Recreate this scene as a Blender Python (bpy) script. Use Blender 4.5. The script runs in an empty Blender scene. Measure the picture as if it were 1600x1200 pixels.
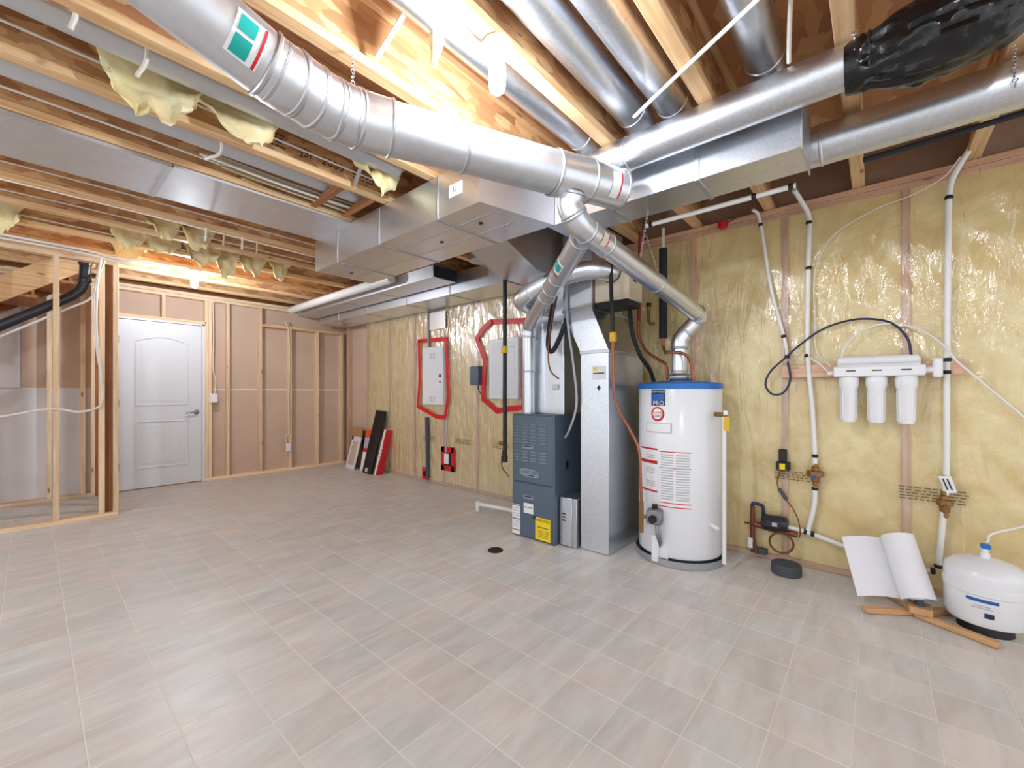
import bpy, bmesh, math, random
from mathutils import Vector, Matrix, noise
R = math.radians
random.seed(7)
scene = bpy.context.scene
COL = scene.collection

# ------------------------------------------------------------------ camera, light, exposure
cam_d = bpy.data.cameras.new('camera'); cam = bpy.data.objects.new('camera', cam_d); COL.objects.link(cam)
cam_d.sensor_width = 36.0; cam_d.lens = 655/1600*36; cam_d.shift_y = 13/1600
cam_d.clip_start = 0.03
cam.location = (0, 0, 1.177); cam.rotation_euler = (R(90), 0, R(-48.95))
scene.camera = cam
w = bpy.data.worlds.new('world'); scene.world = w; w.use_nodes = True
w.node_tree.nodes['Background'].inputs[0].default_value = (0.93, 0.96, 1.0, 1)
w.node_tree.nodes['Background'].inputs[1].default_value = .8
vs = scene.view_settings
vs.view_transform = 'Standard'; vs.look = 'None'; vs.gamma = 1.0; vs.use_curve_mapping = False
vs.exposure = 0.74
BULB = 380.0

# ------------------------------------------------------------------ materials
def lin(c):
    return tuple((x/12.92 if x <= .04045 else ((x+.055)/1.055)**2.4) for x in [v/255 for v in c]) + (1,)
MATS = {}
def newmat(name):
    m = bpy.data.materials.new(name); m.use_nodes = True
    nt = m.node_tree; b = nt.nodes['Principled BSDF']
    MATS[name] = m
    return m, nt, b
def nd(nt, t, **k):
    n = nt.nodes.new(t)
    for a, v in k.items(): setattr(n, a, v)
    return n
def plain(name, col, rough=.5, metal=0, bump=0, bscale=40, var=0, vscale=6, emit=None, es=1, coat=0):
    m, nt, b = newmat(name)
    b.inputs['Base Color'].default_value = lin(col); b.inputs['Roughness'].default_value = rough; b.inputs['Metallic'].default_value = metal
    if coat: b.inputs['Coat Weight'].default_value = coat
    tc = nd(nt, 'ShaderNodeTexCoord')
    if var:
        n = nd(nt, 'ShaderNodeTexNoise'); n.inputs['Scale'].default_value = vscale; n.inputs['Detail'].default_value = 6
        nt.links.new(tc.outputs['Object'], n.inputs['Vector'])
        r = nd(nt, 'ShaderNodeValToRGB'); c = lin(col)
        r.color_ramp.elements[0].position = .3; r.color_ramp.elements[1].position = .7
        r.color_ramp.elements[0].color = tuple(x*(1-var) for x in c[:3])+(1,); r.color_ramp.elements[1].color = tuple(min(1, x*(1+var)) for x in c[:3])+(1,)
        nt.links.new(n.outputs[0], r.inputs[0]); nt.links.new(r.outputs[0], b.inputs['Base Color'])
    if bump:
        n = nd(nt, 'ShaderNodeTexNoise'); n.inputs['Scale'].default_value = bscale; n.inputs['Detail'].default_value = 8
        nt.links.new(tc.outputs['Object'], n.inputs['Vector'])
        bp = nd(nt, 'ShaderNodeBump'); bp.inputs['Strength'].default_value = bump; bp.inputs['Distance'].default_value = .01
        nt.links.new(n.outputs[0], bp.inputs['Height']); nt.links.new(bp.outputs[0], b.inputs['Normal'])
    if emit:
        b.inputs['Emission Color'].default_value = lin(emit); b.inputs['Emission Strength'].default_value = es
    return m
def wood(name, c1, c2, axis, rough=.6):
    m, nt, b = newmat(name); b.inputs['Roughness'].default_value = rough
    tc = nd(nt, 'ShaderNodeTexCoord'); oi = nd(nt, 'ShaderNodeObjectInfo')
    mul = nd(nt, 'ShaderNodeMath', operation='MULTIPLY'); mul.inputs[1].default_value = 37
    nt.links.new(oi.outputs['Random'], mul.inputs[0])
    add = nd(nt, 'ShaderNodeVectorMath', operation='ADD')
    nt.links.new(tc.outputs['Object'], add.inputs[0]); nt.links.new(mul.outputs[0], add.inputs[1])
    mp = nd(nt, 'ShaderNodeMapping')
    sc = [42, 42, 42]; sc[axis] = 2.2
    mp.inputs['Scale'].default_value = sc
    nt.links.new(add.outputs[0], mp.inputs['Vector'])
    n = nd(nt, 'ShaderNodeTexNoise'); n.inputs['Scale'].default_value = 1; n.inputs['Detail'].default_value = 5; n.inputs['Distortion'].default_value = .6
    nt.links.new(mp.outputs[0], n.inputs['Vector'])
    r = nd(nt, 'ShaderNodeValToRGB'); r.color_ramp.elements[0].position = .3; r.color_ramp.elements[1].position = .68
    r.color_ramp.elements[0].color = lin(c2); r.color_ramp.elements[1].color = lin(c1)
    nt.links.new(n.outputs[0], r.inputs[0])
    # knots
    mk = nd(nt, 'ShaderNodeMapping'); s2 = [11, 11, 11]; s2[axis] = 3.2; mk.inputs['Scale'].default_value = s2
    nt.links.new(add.outputs[0], mk.inputs['Vector'])
    v = nd(nt, 'ShaderNodeTexVoronoi'); v.inputs['Scale'].default_value = 1
    nt.links.new(mk.outputs[0], v.inputs['Vector'])
    kr = nd(nt, 'ShaderNodeValToRGB'); kr.color_ramp.elements[0].position = .07; kr.color_ramp.elements[1].position = .13
    kr.color_ramp.elements[0].color = (.22, .1, .04, 1); kr.color_ramp.elements[1].color = (1, 1, 1, 1)
    nt.links.new(v.outputs['Distance'], kr.inputs[0])
    mx = nd(nt, 'ShaderNodeMix', data_type='RGBA', blend_type='MULTIPLY'); mx.inputs[0].default_value = .7
    nt.links.new(r.outputs[0], mx.inputs[6]); nt.links.new(kr.outputs[0], mx.inputs[7])
    hv = nd(nt, 'ShaderNodeHueSaturation')
    mr = nd(nt, 'ShaderNodeMapRange'); mr.inputs[3].default_value = .86; mr.inputs[4].default_value = 1.12
    nt.links.new(oi.outputs['Random'], mr.inputs[0]); nt.links.new(mr.outputs[0], hv.inputs['Value'])
    nt.links.new(mx.outputs[2], hv.inputs['Color']); nt.links.new(hv.outputs[0], b.inputs['Base Color'])
    return m
for ax, nm in enumerate('xyz'):
    wood('spf_'+nm, (246, 222, 188), (226, 190, 148), ax)
    wood('flange_'+nm, (240, 206, 158), (212, 162, 110), ax)
    wood('pink_'+nm, (226, 186, 156), (200, 156, 126), ax)
    wood('brown_'+nm, (172, 112, 62), (132, 78, 40), ax)
def osb(name, cols, scale=1.0):
    m, nt, b = newmat(name); b.inputs['Roughness'].default_value = .65
    tc = nd(nt, 'ShaderNodeTexCoord'); mp = nd(nt, 'ShaderNodeMapping'); mp.inputs['Scale'].default_value = (14*scale, 30*scale, 40*scale)
    nt.links.new(tc.outputs['Object'], mp.inputs['Vector'])
    n0 = nd(nt, 'ShaderNodeTexNoise'); n0.inputs['Scale'].default_value = 1.2
    nt.links.new(mp.outputs[0], n0.inputs['Vector'])
    mxv = nd(nt, 'ShaderNodeMix', data_type='VECTOR'); mxv.inputs[0].default_value = .35
    nt.links.new(mp.outputs[0], mxv.inputs[4]); nt.links.new(n0.outputs['Color'], mxv.inputs[5])
    v = nd(nt, 'ShaderNodeTexVoronoi'); v.inputs['Scale'].default_value = 1.1; v.inputs['Randomness'].default_value = 1
    nt.links.new(mxv.outputs[1], v.inputs['Vector'])
    sp = nd(nt, 'ShaderNodeSeparateColor'); nt.links.new(v.outputs['Color'], sp.inputs[0])
    r = nd(nt, 'ShaderNodeValToRGB'); e = r.color_ramp.elements
    e[0].position = 0; e[0].color = lin(cols[0]); e[1].position = 1; e[1].color = lin(cols[2])
    k = e.new(.5); k.color = lin(cols[1])
    nt.links.new(sp.outputs[0], r.inputs[0]); nt.links.new(r.outputs[0], b.inputs['Base Color'])
    bp = nd(nt, 'ShaderNodeBump'); bp.inputs['Strength'].default_value = .3; bp.inputs['Distance'].default_value = .004
    nt.links.new(sp.outputs[1], bp.inputs['Height']); nt.links.new(bp.outputs[0], b.inputs['Normal'])
osb('osb_web', ((172, 122, 80), (206, 156, 106), (232, 192, 140)))
osb('osb_floor', ((176, 124, 86), (198, 146, 102), (218, 168, 122)), .7)
def galv(name, col, rough, amp=.12, scale=70):
    m, nt, b = newmat(name); b.inputs['Metallic'].default_value = 1
    tc = nd(nt, 'ShaderNodeTexCoord'); v = nd(nt, 'ShaderNodeTexVoronoi'); v.inputs['Scale'].default_value = scale
    nt.links.new(tc.outputs['Object'], v.inputs['Vector'])
    n = nd(nt, 'ShaderNodeTexNoise'); n.inputs['Scale'].default_value = 3.5; n.inputs['Detail'].default_value = 4
    nt.links.new(tc.outputs['Object'], n.inputs['Vector'])
    sp = nd(nt, 'ShaderNodeSeparateColor'); nt.links.new(v.outputs['Color'], sp.inputs[0])
    ad = nd(nt, 'ShaderNodeMath', operation='ADD'); nt.links.new(sp.outputs[0], ad.inputs[0]); nt.links.new(n.outputs[0], ad.inputs[1])
    mr = nd(nt, 'ShaderNodeMapRange'); mr.inputs[1].default_value = .2; mr.inputs[2].default_value = 1.6; mr.inputs[3].default_value = rough-.02; mr.inputs[4].default_value = rough+.04
    nt.links.new(ad.outputs[0], mr.inputs[0]); nt.links.new(mr.outputs[0], b.inputs['Roughness'])
    r = nd(nt, 'ShaderNodeValToRGB'); c = lin(col)
    r.color_ramp.elements[0].color = tuple(x*(1-amp) for x in c[:3])+(1,); r.color_ramp.elements[1].color = tuple(min(1, x*(1+amp)) for x in c[:3])+(1,)
    nt.links.new(sp.outputs[1], r.inputs[0]); nt.links.new(r.outputs[0], b.inputs['Base Color'])
galv('galv', (216, 220, 226), .345, .06, 110)
galv('galv_dull', (198, 200, 204), .42, .04, 110)
galv('galv_shiny', (230, 234, 240), .325, .03, 110)
galv('aluminium', (220, 224, 230), .44, .03, 20)
plain('cast_grey', (150, 152, 156), .5, .8, .2, 60)
plain('white_paint', (232, 234, 238), .35)
plain('door_white', (226, 230, 236), .42)
plain('white_enamel', (232, 233, 236), .22, coat=.3)
plain('white_plastic', (238, 238, 240), .38)
plain('white_pipe', (232, 232, 230), .3)
plain('pvc_white', (236, 236, 232), .3)
plain('grey_duct', (198, 200, 204), .35, .35)
plain('furnace_grey', (92, 108, 124), .38, .25)
plain('furnace_dark', (40, 50, 60), .45)
plain('louver_light', (150, 164, 178), .35, .4)
plain('black', (22, 22, 24), .5)
plain('black_gloss', (16, 17, 20), .18)
plain('abs_black', (38, 42, 52), .32)
plain('foam_black', (34, 36, 42), .75)
plain('copper', (170, 106, 80), .4, .8)
plain('copper_dull', (128, 78, 58), .5, .6)
plain('brass', (150, 112, 70), .42, .7)
plain('blue_paint', (24, 110, 190), .35)
plain('blue_label', (30, 92, 168), .4)
plain('navy', (18, 40, 76), .4)
plain('teal', (0, 168, 160), .5)
plain('red_label', (200, 30, 40), .5)
plain('red_tape', (214, 20, 34), .3, bump=.4, bscale=60)
plain('red_pipe', (150, 44, 38), .5)
plain('orange_label', (232, 84, 30), .5)
plain('yellow_label', (244, 214, 22), .5)
plain('yellow_paint', (222, 178, 30), .4)
plain('label_white', (236, 236, 236), .5)
plain('label_grey', (182, 184, 190), .5)
plain('ink', (40, 38, 40), .7)
plain('ink_brown', (112, 96, 62), .7)
plain('cream', (226, 214, 190), .45)
plain('cable_white', (226, 220, 210), .5)
plain('cable_tan', (196, 178, 142), .5)
plain('cardboard', (184, 140, 92), .8)
plain('paper', (236, 236, 240), .75, bump=.15, bscale=120)
plain('drywall_brown', (206, 180, 160), .85, var=.05, vscale=2.5)
plain('drywall_white', (222, 220, 224), .8, var=.03, vscale=2)
plain('concrete', (150, 140, 130), .9, bump=.3)
plain('rim_brown', (150, 124, 104), .4, bump=.9, bscale=5, var=.2, vscale=4)
plain('wood_tone', (206, 160, 112), .55, var=.12, vscale=14)
plain('beige_panel', (206, 190, 172), .6)
plain('drain_dark', (36, 34, 32), .6, .3)
plain('rubber_grey', (74, 78, 84), .7)
plain('grout', (232, 226, 217), .6)
plain('bag_black', (14, 14, 16), .16, bump=.8, bscale=14)
plain('bulb_base', (220, 220, 216), .4)
plain('bulb_glow', (255, 255, 255), .4, emit=(236, 244, 255), es=BULB)
# insulation
def insul(name, c1, c2):
    m, nt, b = newmat(name); b.inputs['Roughness'].default_value = .9
    tc = nd(nt, 'ShaderNodeTexCoord'); n = nd(nt, 'ShaderNodeTexNoise'); n.inputs['Scale'].default_value = 4; n.inputs['Detail'].default_value = 9; n.inputs['Roughness'].default_value = .65; n.inputs['Distortion'].default_value = .5
    nt.links.new(tc.outputs['Object'], n.inputs['Vector'])
    r = nd(nt, 'ShaderNodeValToRGB'); r.color_ramp.elements[0].position = .3; r.color_ramp.elements[1].position = .66
    r.color_ramp.elements[0].color = lin(c2); r.color_ramp.elements[1].color = lin(c1)
    nt.links.new(n.outputs[0], r.inputs[0]); nt.links.new(r.outputs[0], b.inputs['Base Color'])
    bp = nd(nt, 'ShaderNodeBump'); bp.inputs['Strength'].default_value = .7; bp.inputs['Distance'].default_value = .02
    nt.links.new(n.outputs[0], bp.inputs['Height']); nt.links.new(bp.outputs[0], b.inputs['Normal'])
insul('insulation', (248, 230, 168), (222, 188, 110))
insul('insulation_scrap', (254, 248, 214), (226, 198, 112))
# vapour barrier: thin clear film
m, nt, b = newmat('poly_film'); nt.nodes.remove(b)
out = nt.nodes['Material Output']
tr = nd(nt, 'ShaderNodeBsdfTransparent'); tr.inputs[0].default_value = (.97, .97, .96, 1)
gl = nd(nt, 'ShaderNodeBsdfGlossy'); gl.inputs['Roughness'].default_value = .16
df = nd(nt, 'ShaderNodeBsdfDiffuse'); df.inputs[0].default_value = (.95, .95, .93, 1)
fr = nd(nt, 'ShaderNodeFresnel'); fr.inputs[0].default_value = 1.5
tc = nd(nt, 'ShaderNodeTexCoord')
mp = nd(nt, 'ShaderNodeMapping'); mp.inputs['Rotation'].default_value = (R(38), 0, 0); mp.inputs['Scale'].default_value = (1, 11, 2.2)
nt.links.new(tc.outputs['Object'], mp.inputs['Vector'])
nz = nd(nt, 'ShaderNodeTexNoise'); nz.inputs['Scale'].default_value = 1.0; nz.inputs['Detail'].default_value = 5; nz.inputs['Distortion'].default_value = .8
nt.links.new(mp.outputs[0], nz.inputs['Vector'])
bp = nd(nt, 'ShaderNodeBump'); bp.inputs['Strength'].default_value = .8; bp.inputs['Distance'].default_value = .04
nt.links.new(nz.outputs[0], bp.inputs['Height'])
for x in (gl, df, fr): nt.links.new(bp.outputs[0], x.inputs['Normal'])
m1 = nd(nt, 'ShaderNodeMixShader'); m2 = nd(nt, 'ShaderNodeMixShader'); m2.inputs[0].default_value = .07
ma = nd(nt, 'ShaderNodeMath', operation='MULTIPLY_ADD'); ma.inputs[1].default_value = .42; ma.inputs[2].default_value = .085
nt.links.new(fr.outputs[0], ma.inputs[0]); nt.links.new(ma.outputs[0], m1.inputs[0])
nt.links.new(tr.outputs[0], m1.inputs[1]); nt.links.new(gl.outputs[0], m1.inputs[2])
nt.links.new(m1.outputs[0], m2.inputs[1]); nt.links.new(df.outputs[0], m2.inputs[2]); nt.links.new(m2.outputs[0], out.inputs[0])
# floor tile
m, nt, b = newmat('vinyl_tile'); b.inputs['Roughness'].default_value = .36
tc = nd(nt, 'ShaderNodeTexCoord'); oi = nd(nt, 'ShaderNodeObjectInfo'); geo = nd(nt, 'ShaderNodeNewGeometry')
mp = nd(nt, 'ShaderNodeMapping'); mp.inputs['Rotation'].default_value = (0, 0, R(45)); mp.inputs['Scale'].default_value = (3.2, 12, 1)
nt.links.new(geo.outputs['Position'], mp.inputs['Vector'])
n = nd(nt, 'ShaderNodeTexNoise'); n.inputs['Scale'].default_value = 1; n.inputs['Detail'].default_value = 7; n.inputs['Roughness'].default_value = .62; n.inputs['Distortion'].default_value = .6
nt.links.new(mp.outputs[0], n.inputs['Vector'])
r = nd(nt, 'ShaderNodeValToRGB'); e = r.color_ramp.elements; e[0].position = .28; e[1].position = .72
e[0].color = lin((202, 196, 191)); e[1].color = lin((226, 224, 221))
nt.links.new(n.outputs[0], r.inputs[0])
n2 = nd(nt, 'ShaderNodeTexNoise'); n2.inputs['Scale'].default_value = 3.1; n2.inputs['Detail'].default_value = 2
nt.links.new(geo.outputs['Position'], n2.inputs['Vector'])
r2 = nd(nt, 'ShaderNodeValToRGB'); e = r2.color_ramp.elements; e[0].position = .35; e[0].color = (.93, .97, .98, 1); e[1].position = .65; e[1].color = (1, .96, .93, 1)
nt.links.new(n2.outputs[0], r2.inputs[0])
mx = nd(nt, 'ShaderNodeMix', data_type='RGBA', blend_type='MULTIPLY'); mx.inputs[0].default_value = 1
nt.links.new(r.outputs[0], mx.inputs[6]); nt.links.new(r2.outputs[0], mx.inputs[7])
hv = nd(nt, 'ShaderNodeHueSaturation'); mr = nd(nt, 'ShaderNodeMapRange'); mr.inputs[3].default_value = .95; mr.inputs[4].default_value = 1.05
nt.links.new(oi.outputs['Random'], mr.inputs[0]); nt.links.new(mr.outputs[0], hv.inputs['Value'])
nt.links.new(mx.outputs[2], hv.inputs['Color']); nt.links.new(hv.outputs[0], b.inputs['Base Color'])
bp = nd(nt, 'ShaderNodeBump'); bp.inputs['Strength'].default_value = .12; bp.inputs['Distance'].default_value = .004
nt.links.new(n.outputs[0], bp.inputs['Height']); nt.links.new(bp.outputs[0], b.inputs['Normal'])

# ------------------------------------------------------------------ mesh helpers
def frame(d, up=None):
    d = d.normalized(); u = up or (Vector((0, 0, 1)) if abs(d.z) < .95 else Vector((1, 0, 0)))
    a = d.cross(u).normalized(); return a, a.cross(d).normalized()
def smooth(pts, k=6):
    P = [Vector(p) for p in pts]
    if len(P) < 3: return P
    Q = [P[0]*2-P[1]]+P+[P[-1]*2-P[-2]]; out = []
    for i in range(1, len(Q)-2):
        a, b, c, d = Q[i-1:i+3]
        for j in range(k):
            t = j/k
            out.append(.5*((2*b)+(c-a)*t+(2*a-5*b+4*c-d)*t*t+(3*b-a-3*c+d)*t**3))
    out.append(P[-1]); return out
class MB:
    def __init__(s): s.v = []; s.f = []
    def add(s, vs, fs, M=None):
        o = len(s.v)
        s.v += [tuple(M @ Vector(v)) if M else tuple(v) for v in vs]
        s.f += [tuple(i+o for i in f) for f in fs]; return s
    def box(s, x0, x1, y0, y1, z0, z1, b=0, M=None):
        if b <= 0:
            vs = [(x, y, z) for x in (x0, x1) for y in (y0, y1) for z in (z0, z1)]
            return s.add(vs, [(0, 1, 3, 2), (4, 6, 7, 5), (0, 4, 5, 1), (2, 3, 7, 6), (0, 2, 6, 4), (1, 5, 7, 3)], M)
        lo = (x0, y0, z0); hi = (x1, y1, z1); vs = []; idx = {}
        for sx in (0, 1):
            for sy in (0, 1):
                for sz in (0, 1):
                    sg = (sx, sy, sz)
                    for a in range(3):
                        p = [(hi[k]-(b if k != a else 0)) if sg[k] else (lo[k]+(b if k != a else 0)) for k in range(3)]
                        idx[sg+(a,)] = len(vs); vs.append(p)
        fs = []
        for a in range(3):
            o = [k for k in range(3) if k != a]
            for sa in (0, 1):
                q = []
                for (i, j) in ((0, 0), (1, 0), (1, 1), (0, 1)):
                    sg = [0]*3; sg[a] = sa; sg[o[0]] = i; sg[o[1]] = j; q.append(idx[tuple(sg)+(a,)])
                fs.append(tuple(q))
            for i in (0, 1):
                for j in (0, 1):
                    e = []
                    for t, fa in ((0, o[0]), (1, o[0]), (1, o[1]), (0, o[1])):
                        sg = [0]*3; sg[a] = t; sg[o[0]] = i; sg[o[1]] = j; e.append(idx[tuple(sg)+(fa,)])
                    fs.append(tuple(e))
        for sx in (0, 1):
            for sy in (0, 1):
                for sz in (0, 1): fs.append(tuple(idx[(sx, sy, sz, a)] for a in range(3)))
        return s.add(vs, fs, M)
    def bar(s, p, q, w, h, b=0, up=None):
        p = Vector(p); q = Vector(q); d = (q-p); L = d.length; d.normalize(); a, c = frame(d, Vector(up) if up else None)
        M = Matrix(((d.x, a.x, c.x, p.x), (d.y, a.y, c.y, p.y), (d.z, a.z, c.z, p.z), (0, 0, 0, 1)))
        return s.box(0, L, -w/2, w/2, -h/2, h/2, b, M)
    def tube(s, pts, r, n=14, caps=True):
        P = [Vector(p) for p in pts]; N = len(P); rs = r if isinstance(r, (list, tuple)) else [r]*N
        vs = []; a = None
        for i in range(N):
            d = (P[min(i+1, N-1)]-P[max(i-1, 0)]).normalized()
            if a is None: a, c = frame(d)
            else:
                a = (a-d*a.dot(d)).normalized(); c = a.cross(d).normalized()
            for k in range(n):
                t = 2*math.pi*k/n; vs.append(P[i]+(a*math.cos(t)+c*math.sin(t))*rs[i])
        fs = [(i*n+k, i*n+(k+1) % n, (i+1)*n+(k+1) % n, (i+1)*n+k) for i in range(N-1) for k in range(n)]
        if caps: fs += [tuple(range(n-1, -1, -1)), tuple((N-1)*n+k for k in range(n))]
        return s.add(vs, fs)
    def ring(s, p, d, r, w=.012, n=20, t=.003):
        p = Vector(p); d = Vector(d).normalized()
        return s.tube([p-d*w/2, p-d*w/4, p+d*w/4, p+d*w/2], [r, r+t, r+t, r], n, False)
    def torus(s, p, d, R_, r, n=24, m=8):
        p = Vector(p); d = Vector(d).normalized(); a, c = frame(d)
        vs = []
        for i in range(n):
            t = 2*math.pi*i/n; e = a*math.cos(t)+c*math.sin(t)
            for j in range(m):
                u = 2*math.pi*j/m; vs.append(p+e*(R_+r*math.cos(u))+d*r*math.sin(u))
        return s.add(vs, [(i*m+j, ((i+1) % n)*m+j, ((i+1) % n)*m+(j+1) % m, i*m+(j+1) % m) for i in range(n) for j in range(m)])
    def lathe(s, prof, c=(0, 0, 0), n=32, M=None):
        vs = [(c[0]+r*math.cos(2*math.pi*k/n), c[1]+r*math.sin(2*math.pi*k/n), c[2]+z) for r, z in prof for k in range(n)]
        N = len(prof)
        fs = [(i*n+k, i*n+(k+1) % n, (i+1)*n+(k+1) % n, (i+1)*n+k) for i in range(N-1) for k in range(n)]
        if prof[0][0] > 1e-4: fs.append(tuple(range(n)))
        if prof[-1][0] > 1e-4: fs.append(tuple((N-1)*n+k for k in range(n)))
        return s.add(vs, fs, M)
    def prism(s, poly, off):
        n = len(poly); off = Vector(off)
        vs = [Vector(p) for p in poly]+[Vector(p)+off for p in poly]
        return s.add(vs, [tuple(range(n)), tuple(range(2*n-1, n-1, -1))]+[(i, (i+1) % n, n+(i+1) % n, n+i) for i in range(n)])
    def patch(s, c, r, a0, a1, z0, z1, n=10, t=.0012):
        vs = []
        for rr in (r, r+t):
            for i in range(n+1):
                a = R(a0+(a1-a0)*i/n)
                for z in (z0, z1): vs.append((c[0]+rr*math.cos(a), c[1]+rr*math.sin(a), z))
        m_ = 2*(n+1); fs = []
        for i in range(n):
            q = (2*i, 2*i+1, 2*i+3, 2*i+2); fs.append(q); fs.append(tuple(m_+k for k in reversed(q)))
        for i in range(n): fs += [(2*i, 2*i+2, m_+2*i+2, m_+2*i), (2*i+1, m_+2*i+1, m_+2*i+3, 2*i+3)]
        fs += [(0, m_, m_+1, 1), (2*n, 2*n+1, m_+2*n+1, m_+2*n)]
        return s.add(vs, fs)
    def mesh(s, name, mat, org=(0, 0, 0), fix=True):
        o = Vector(org); me = bpy.data.meshes.new(name)
        me.from_pydata([tuple(Vector(v)-o) for v in s.v], [], s.f); me.update()
        if fix:
            bm = bmesh.new(); bm.from_mesh(me); bmesh.ops.recalc_face_normals(bm, faces=bm.faces); bm.to_mesh(me); bm.free()
        me.polygons.foreach_set('use_smooth', [True]*len(me.polygons)); me.set_sharp_from_angle(angle=R(38))
        for x in (mat if isinstance(mat, (list, tuple)) else [mat]): me.materials.append(MATS[x])
        return me
    def build(s, name, mat, parent=None, fix=True):
        """mesh object; vertices were given in world space; origin at the bottom centre"""
        if not s.v: return None
        xs, ys, zs = zip(*s.v); org = Vector(((min(xs)+max(xs))/2, (min(ys)+max(ys))/2, min(zs)))
        o = bpy.data.objects.new(name, s.mesh(name, mat, org, fix)); COL.objects.link(o)
        o.location = org - (wloc(parent) if parent else Vector())
        o.parent = parent
        return o
def wloc(o):
    v = Vector(o.location)
    while o.parent: o = o.parent; v += o.location
    return v
def tag(o, label, cat=None, group=None, kind=None):
    if label: o['label'] = label
    if cat: o['category'] = cat
    if group: o['group'] = group
    if kind: o['kind'] = kind
    return o
def thing(name, label, cat, loc, group=None):
    o = bpy.data.objects.new(name, None); COL.objects.link(o); o.location = loc; o.empty_display_size = .05
    return tag(o, label, cat, group)
def struct(name, label=None, loc=(0, 0, 0)):
    o = bpy.data.objects.new(name, None); COL.objects.link(o); o.location = loc; o['kind'] = 'structure'
    if label: o['label'] = label
    return o
def inst(name, me, loc, parent=None):
    o = bpy.data.objects.new(name, me); COL.objects.link(o); o.parent = parent
    o.location = Vector(loc) - (wloc(parent) if parent else Vector()); return o
def text(txt, name, mat, size, fmap, parent, depth=.0012, align='CENTER', sx=1.0):
    """flat lettering; fmap maps (x right, y up, h) to a world point"""
    cu = bpy.data.curves.new('lettering', 'FONT'); cu.body = txt; cu.size = size; cu.align_x = align; cu.align_y = 'CENTER'; cu.resolution_u = 2
    ob = bpy.data.objects.new('lettering', cu); COL.objects.link(ob)
    dg = bpy.context.evaluated_depsgraph_get(); me = bpy.data.meshes.new_from_object(ob.evaluated_get(dg))
    bpy.data.objects.remove(ob)
    vs = [tuple(fmap(v.co.x*sx, v.co.y, depth)) for v in me.vertices]; fs = [tuple(p.vertices) for p in me.polygons]
    mb = MB(); mb.v = vs; mb.f = fs
    return mb.build(name, mat, parent, fix=False)
def bx(name, mat, p, parent, b=.0, **k):
    o = MB().box(*p, b).build(name, mat, parent); return o

# ------------------------------------------------------------------ floor
XW, YB = 3.43, 6.70           # stud faces of the insulated wall and of the door wall
floor = MB().box(-2.2, 3.56, -2.2, 6.95, -.08, -.0012).build('floor', 'grout'); tag(floor, 'beige tile pattern sheet floor', kind='structure')
T = .2235; GX, GY = .12, .0606
tb = MB().box(-T/2+.0022, T/2-.0022, -T/2+.0022, T/2-.0022, -.004, 0, .0008); tile_me = tb.mesh('floor_tile', 'vinyl_tile')
cells = []
for i in range(-11, 16):
    for j in range(-11, 31):
        cx, cy = GX+(i+.5)*T, GY+(j+.5)*T
        if cx+T/2 > XW+.09 or cy+T/2 > 6.8: continue
        dpt = .754*cx+.657*cy; rt = .657*cx-.754*cy
        vis = dpt > .8 and abs(rt)/max(dpt, .01) < 1.35 and 772/dpt < 640
        cells.append((0 if vis else 1, dpt, cx, cy))
cells.sort(); rest = MB()
for k, (v, d, cx, cy) in enumerate(cells):
    if k < 300: inst('floor_tile', tile_me, (cx, cy, 0), floor)
    else: rest.box(cx-T/2+.0022, cx+T/2-.0022, cy-T/2+.0022, cy+T/2-.0022, -.004, 0, .0008)
o = rest.build('floor_tiles_far', 'vinyl_tile', floor); o['kind'] = 'stuff'

# ------------------------------------------------------------------ ceiling and joists
ZJ = 2.47; ZS = 2.772
ceil = MB().box(-2.2, 3.56, -2.2, 6.95, ZS, ZS+.02).build('ceiling', 'osb_floor'); tag(ceil, 'underside of board subfloor on wooden I-joists', kind='structure')
JY = [-.40+.488*k for k in range(-3, 15)]
web_me = MB().box(-2.85, 2.85, -.005, .005, .036, .266).mesh('joist', 'osb_web')
fl_me = MB().box(-2.85, 2.85, -.032, .032, 0, .038, .003).mesh('flange', 'flange_x')
JOISTS = []
for y in JY:
    j = inst('joist', web_me, (.65, y, ZJ), ceil)
    inst('flange', fl_me, (.65, y, ZJ), j); inst('flange', fl_me, (.65, y, ZS-.038), j)
    JOISTS.append(j)
# lettering stamped on the joist webs (faces -Y)
def webmap(x0, z0, y):
    return lambda x, yy, h: (x0+x, y-.005-h, z0+yy)
jt = JOISTS[3+6]   # y = 2.53
for (x0, s_, t_) in ((1.06, .07, 'JSI'), (1.22, .07, '2000')):
    text(t_, 'stamp_lettering', 'ink', s_, webmap(x0, 2.575, JY[9]), jt)
for x0 in (.86, 1.42):
    mb = MB(); rnd = random.Random(int(x0*50))
    for k in range(4):
        t_ = x0-.07
        while t_ < x0+.07:
            l_ = rnd.uniform(.008, .03); mb.box(t_, t_+l_, JY[9]-.0062, JY[9]-.005, 2.615-.022*k, 2.623-.022*k); t_ += l_+.008
    mb.build('stamp_print', 'ink', jt)

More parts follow.
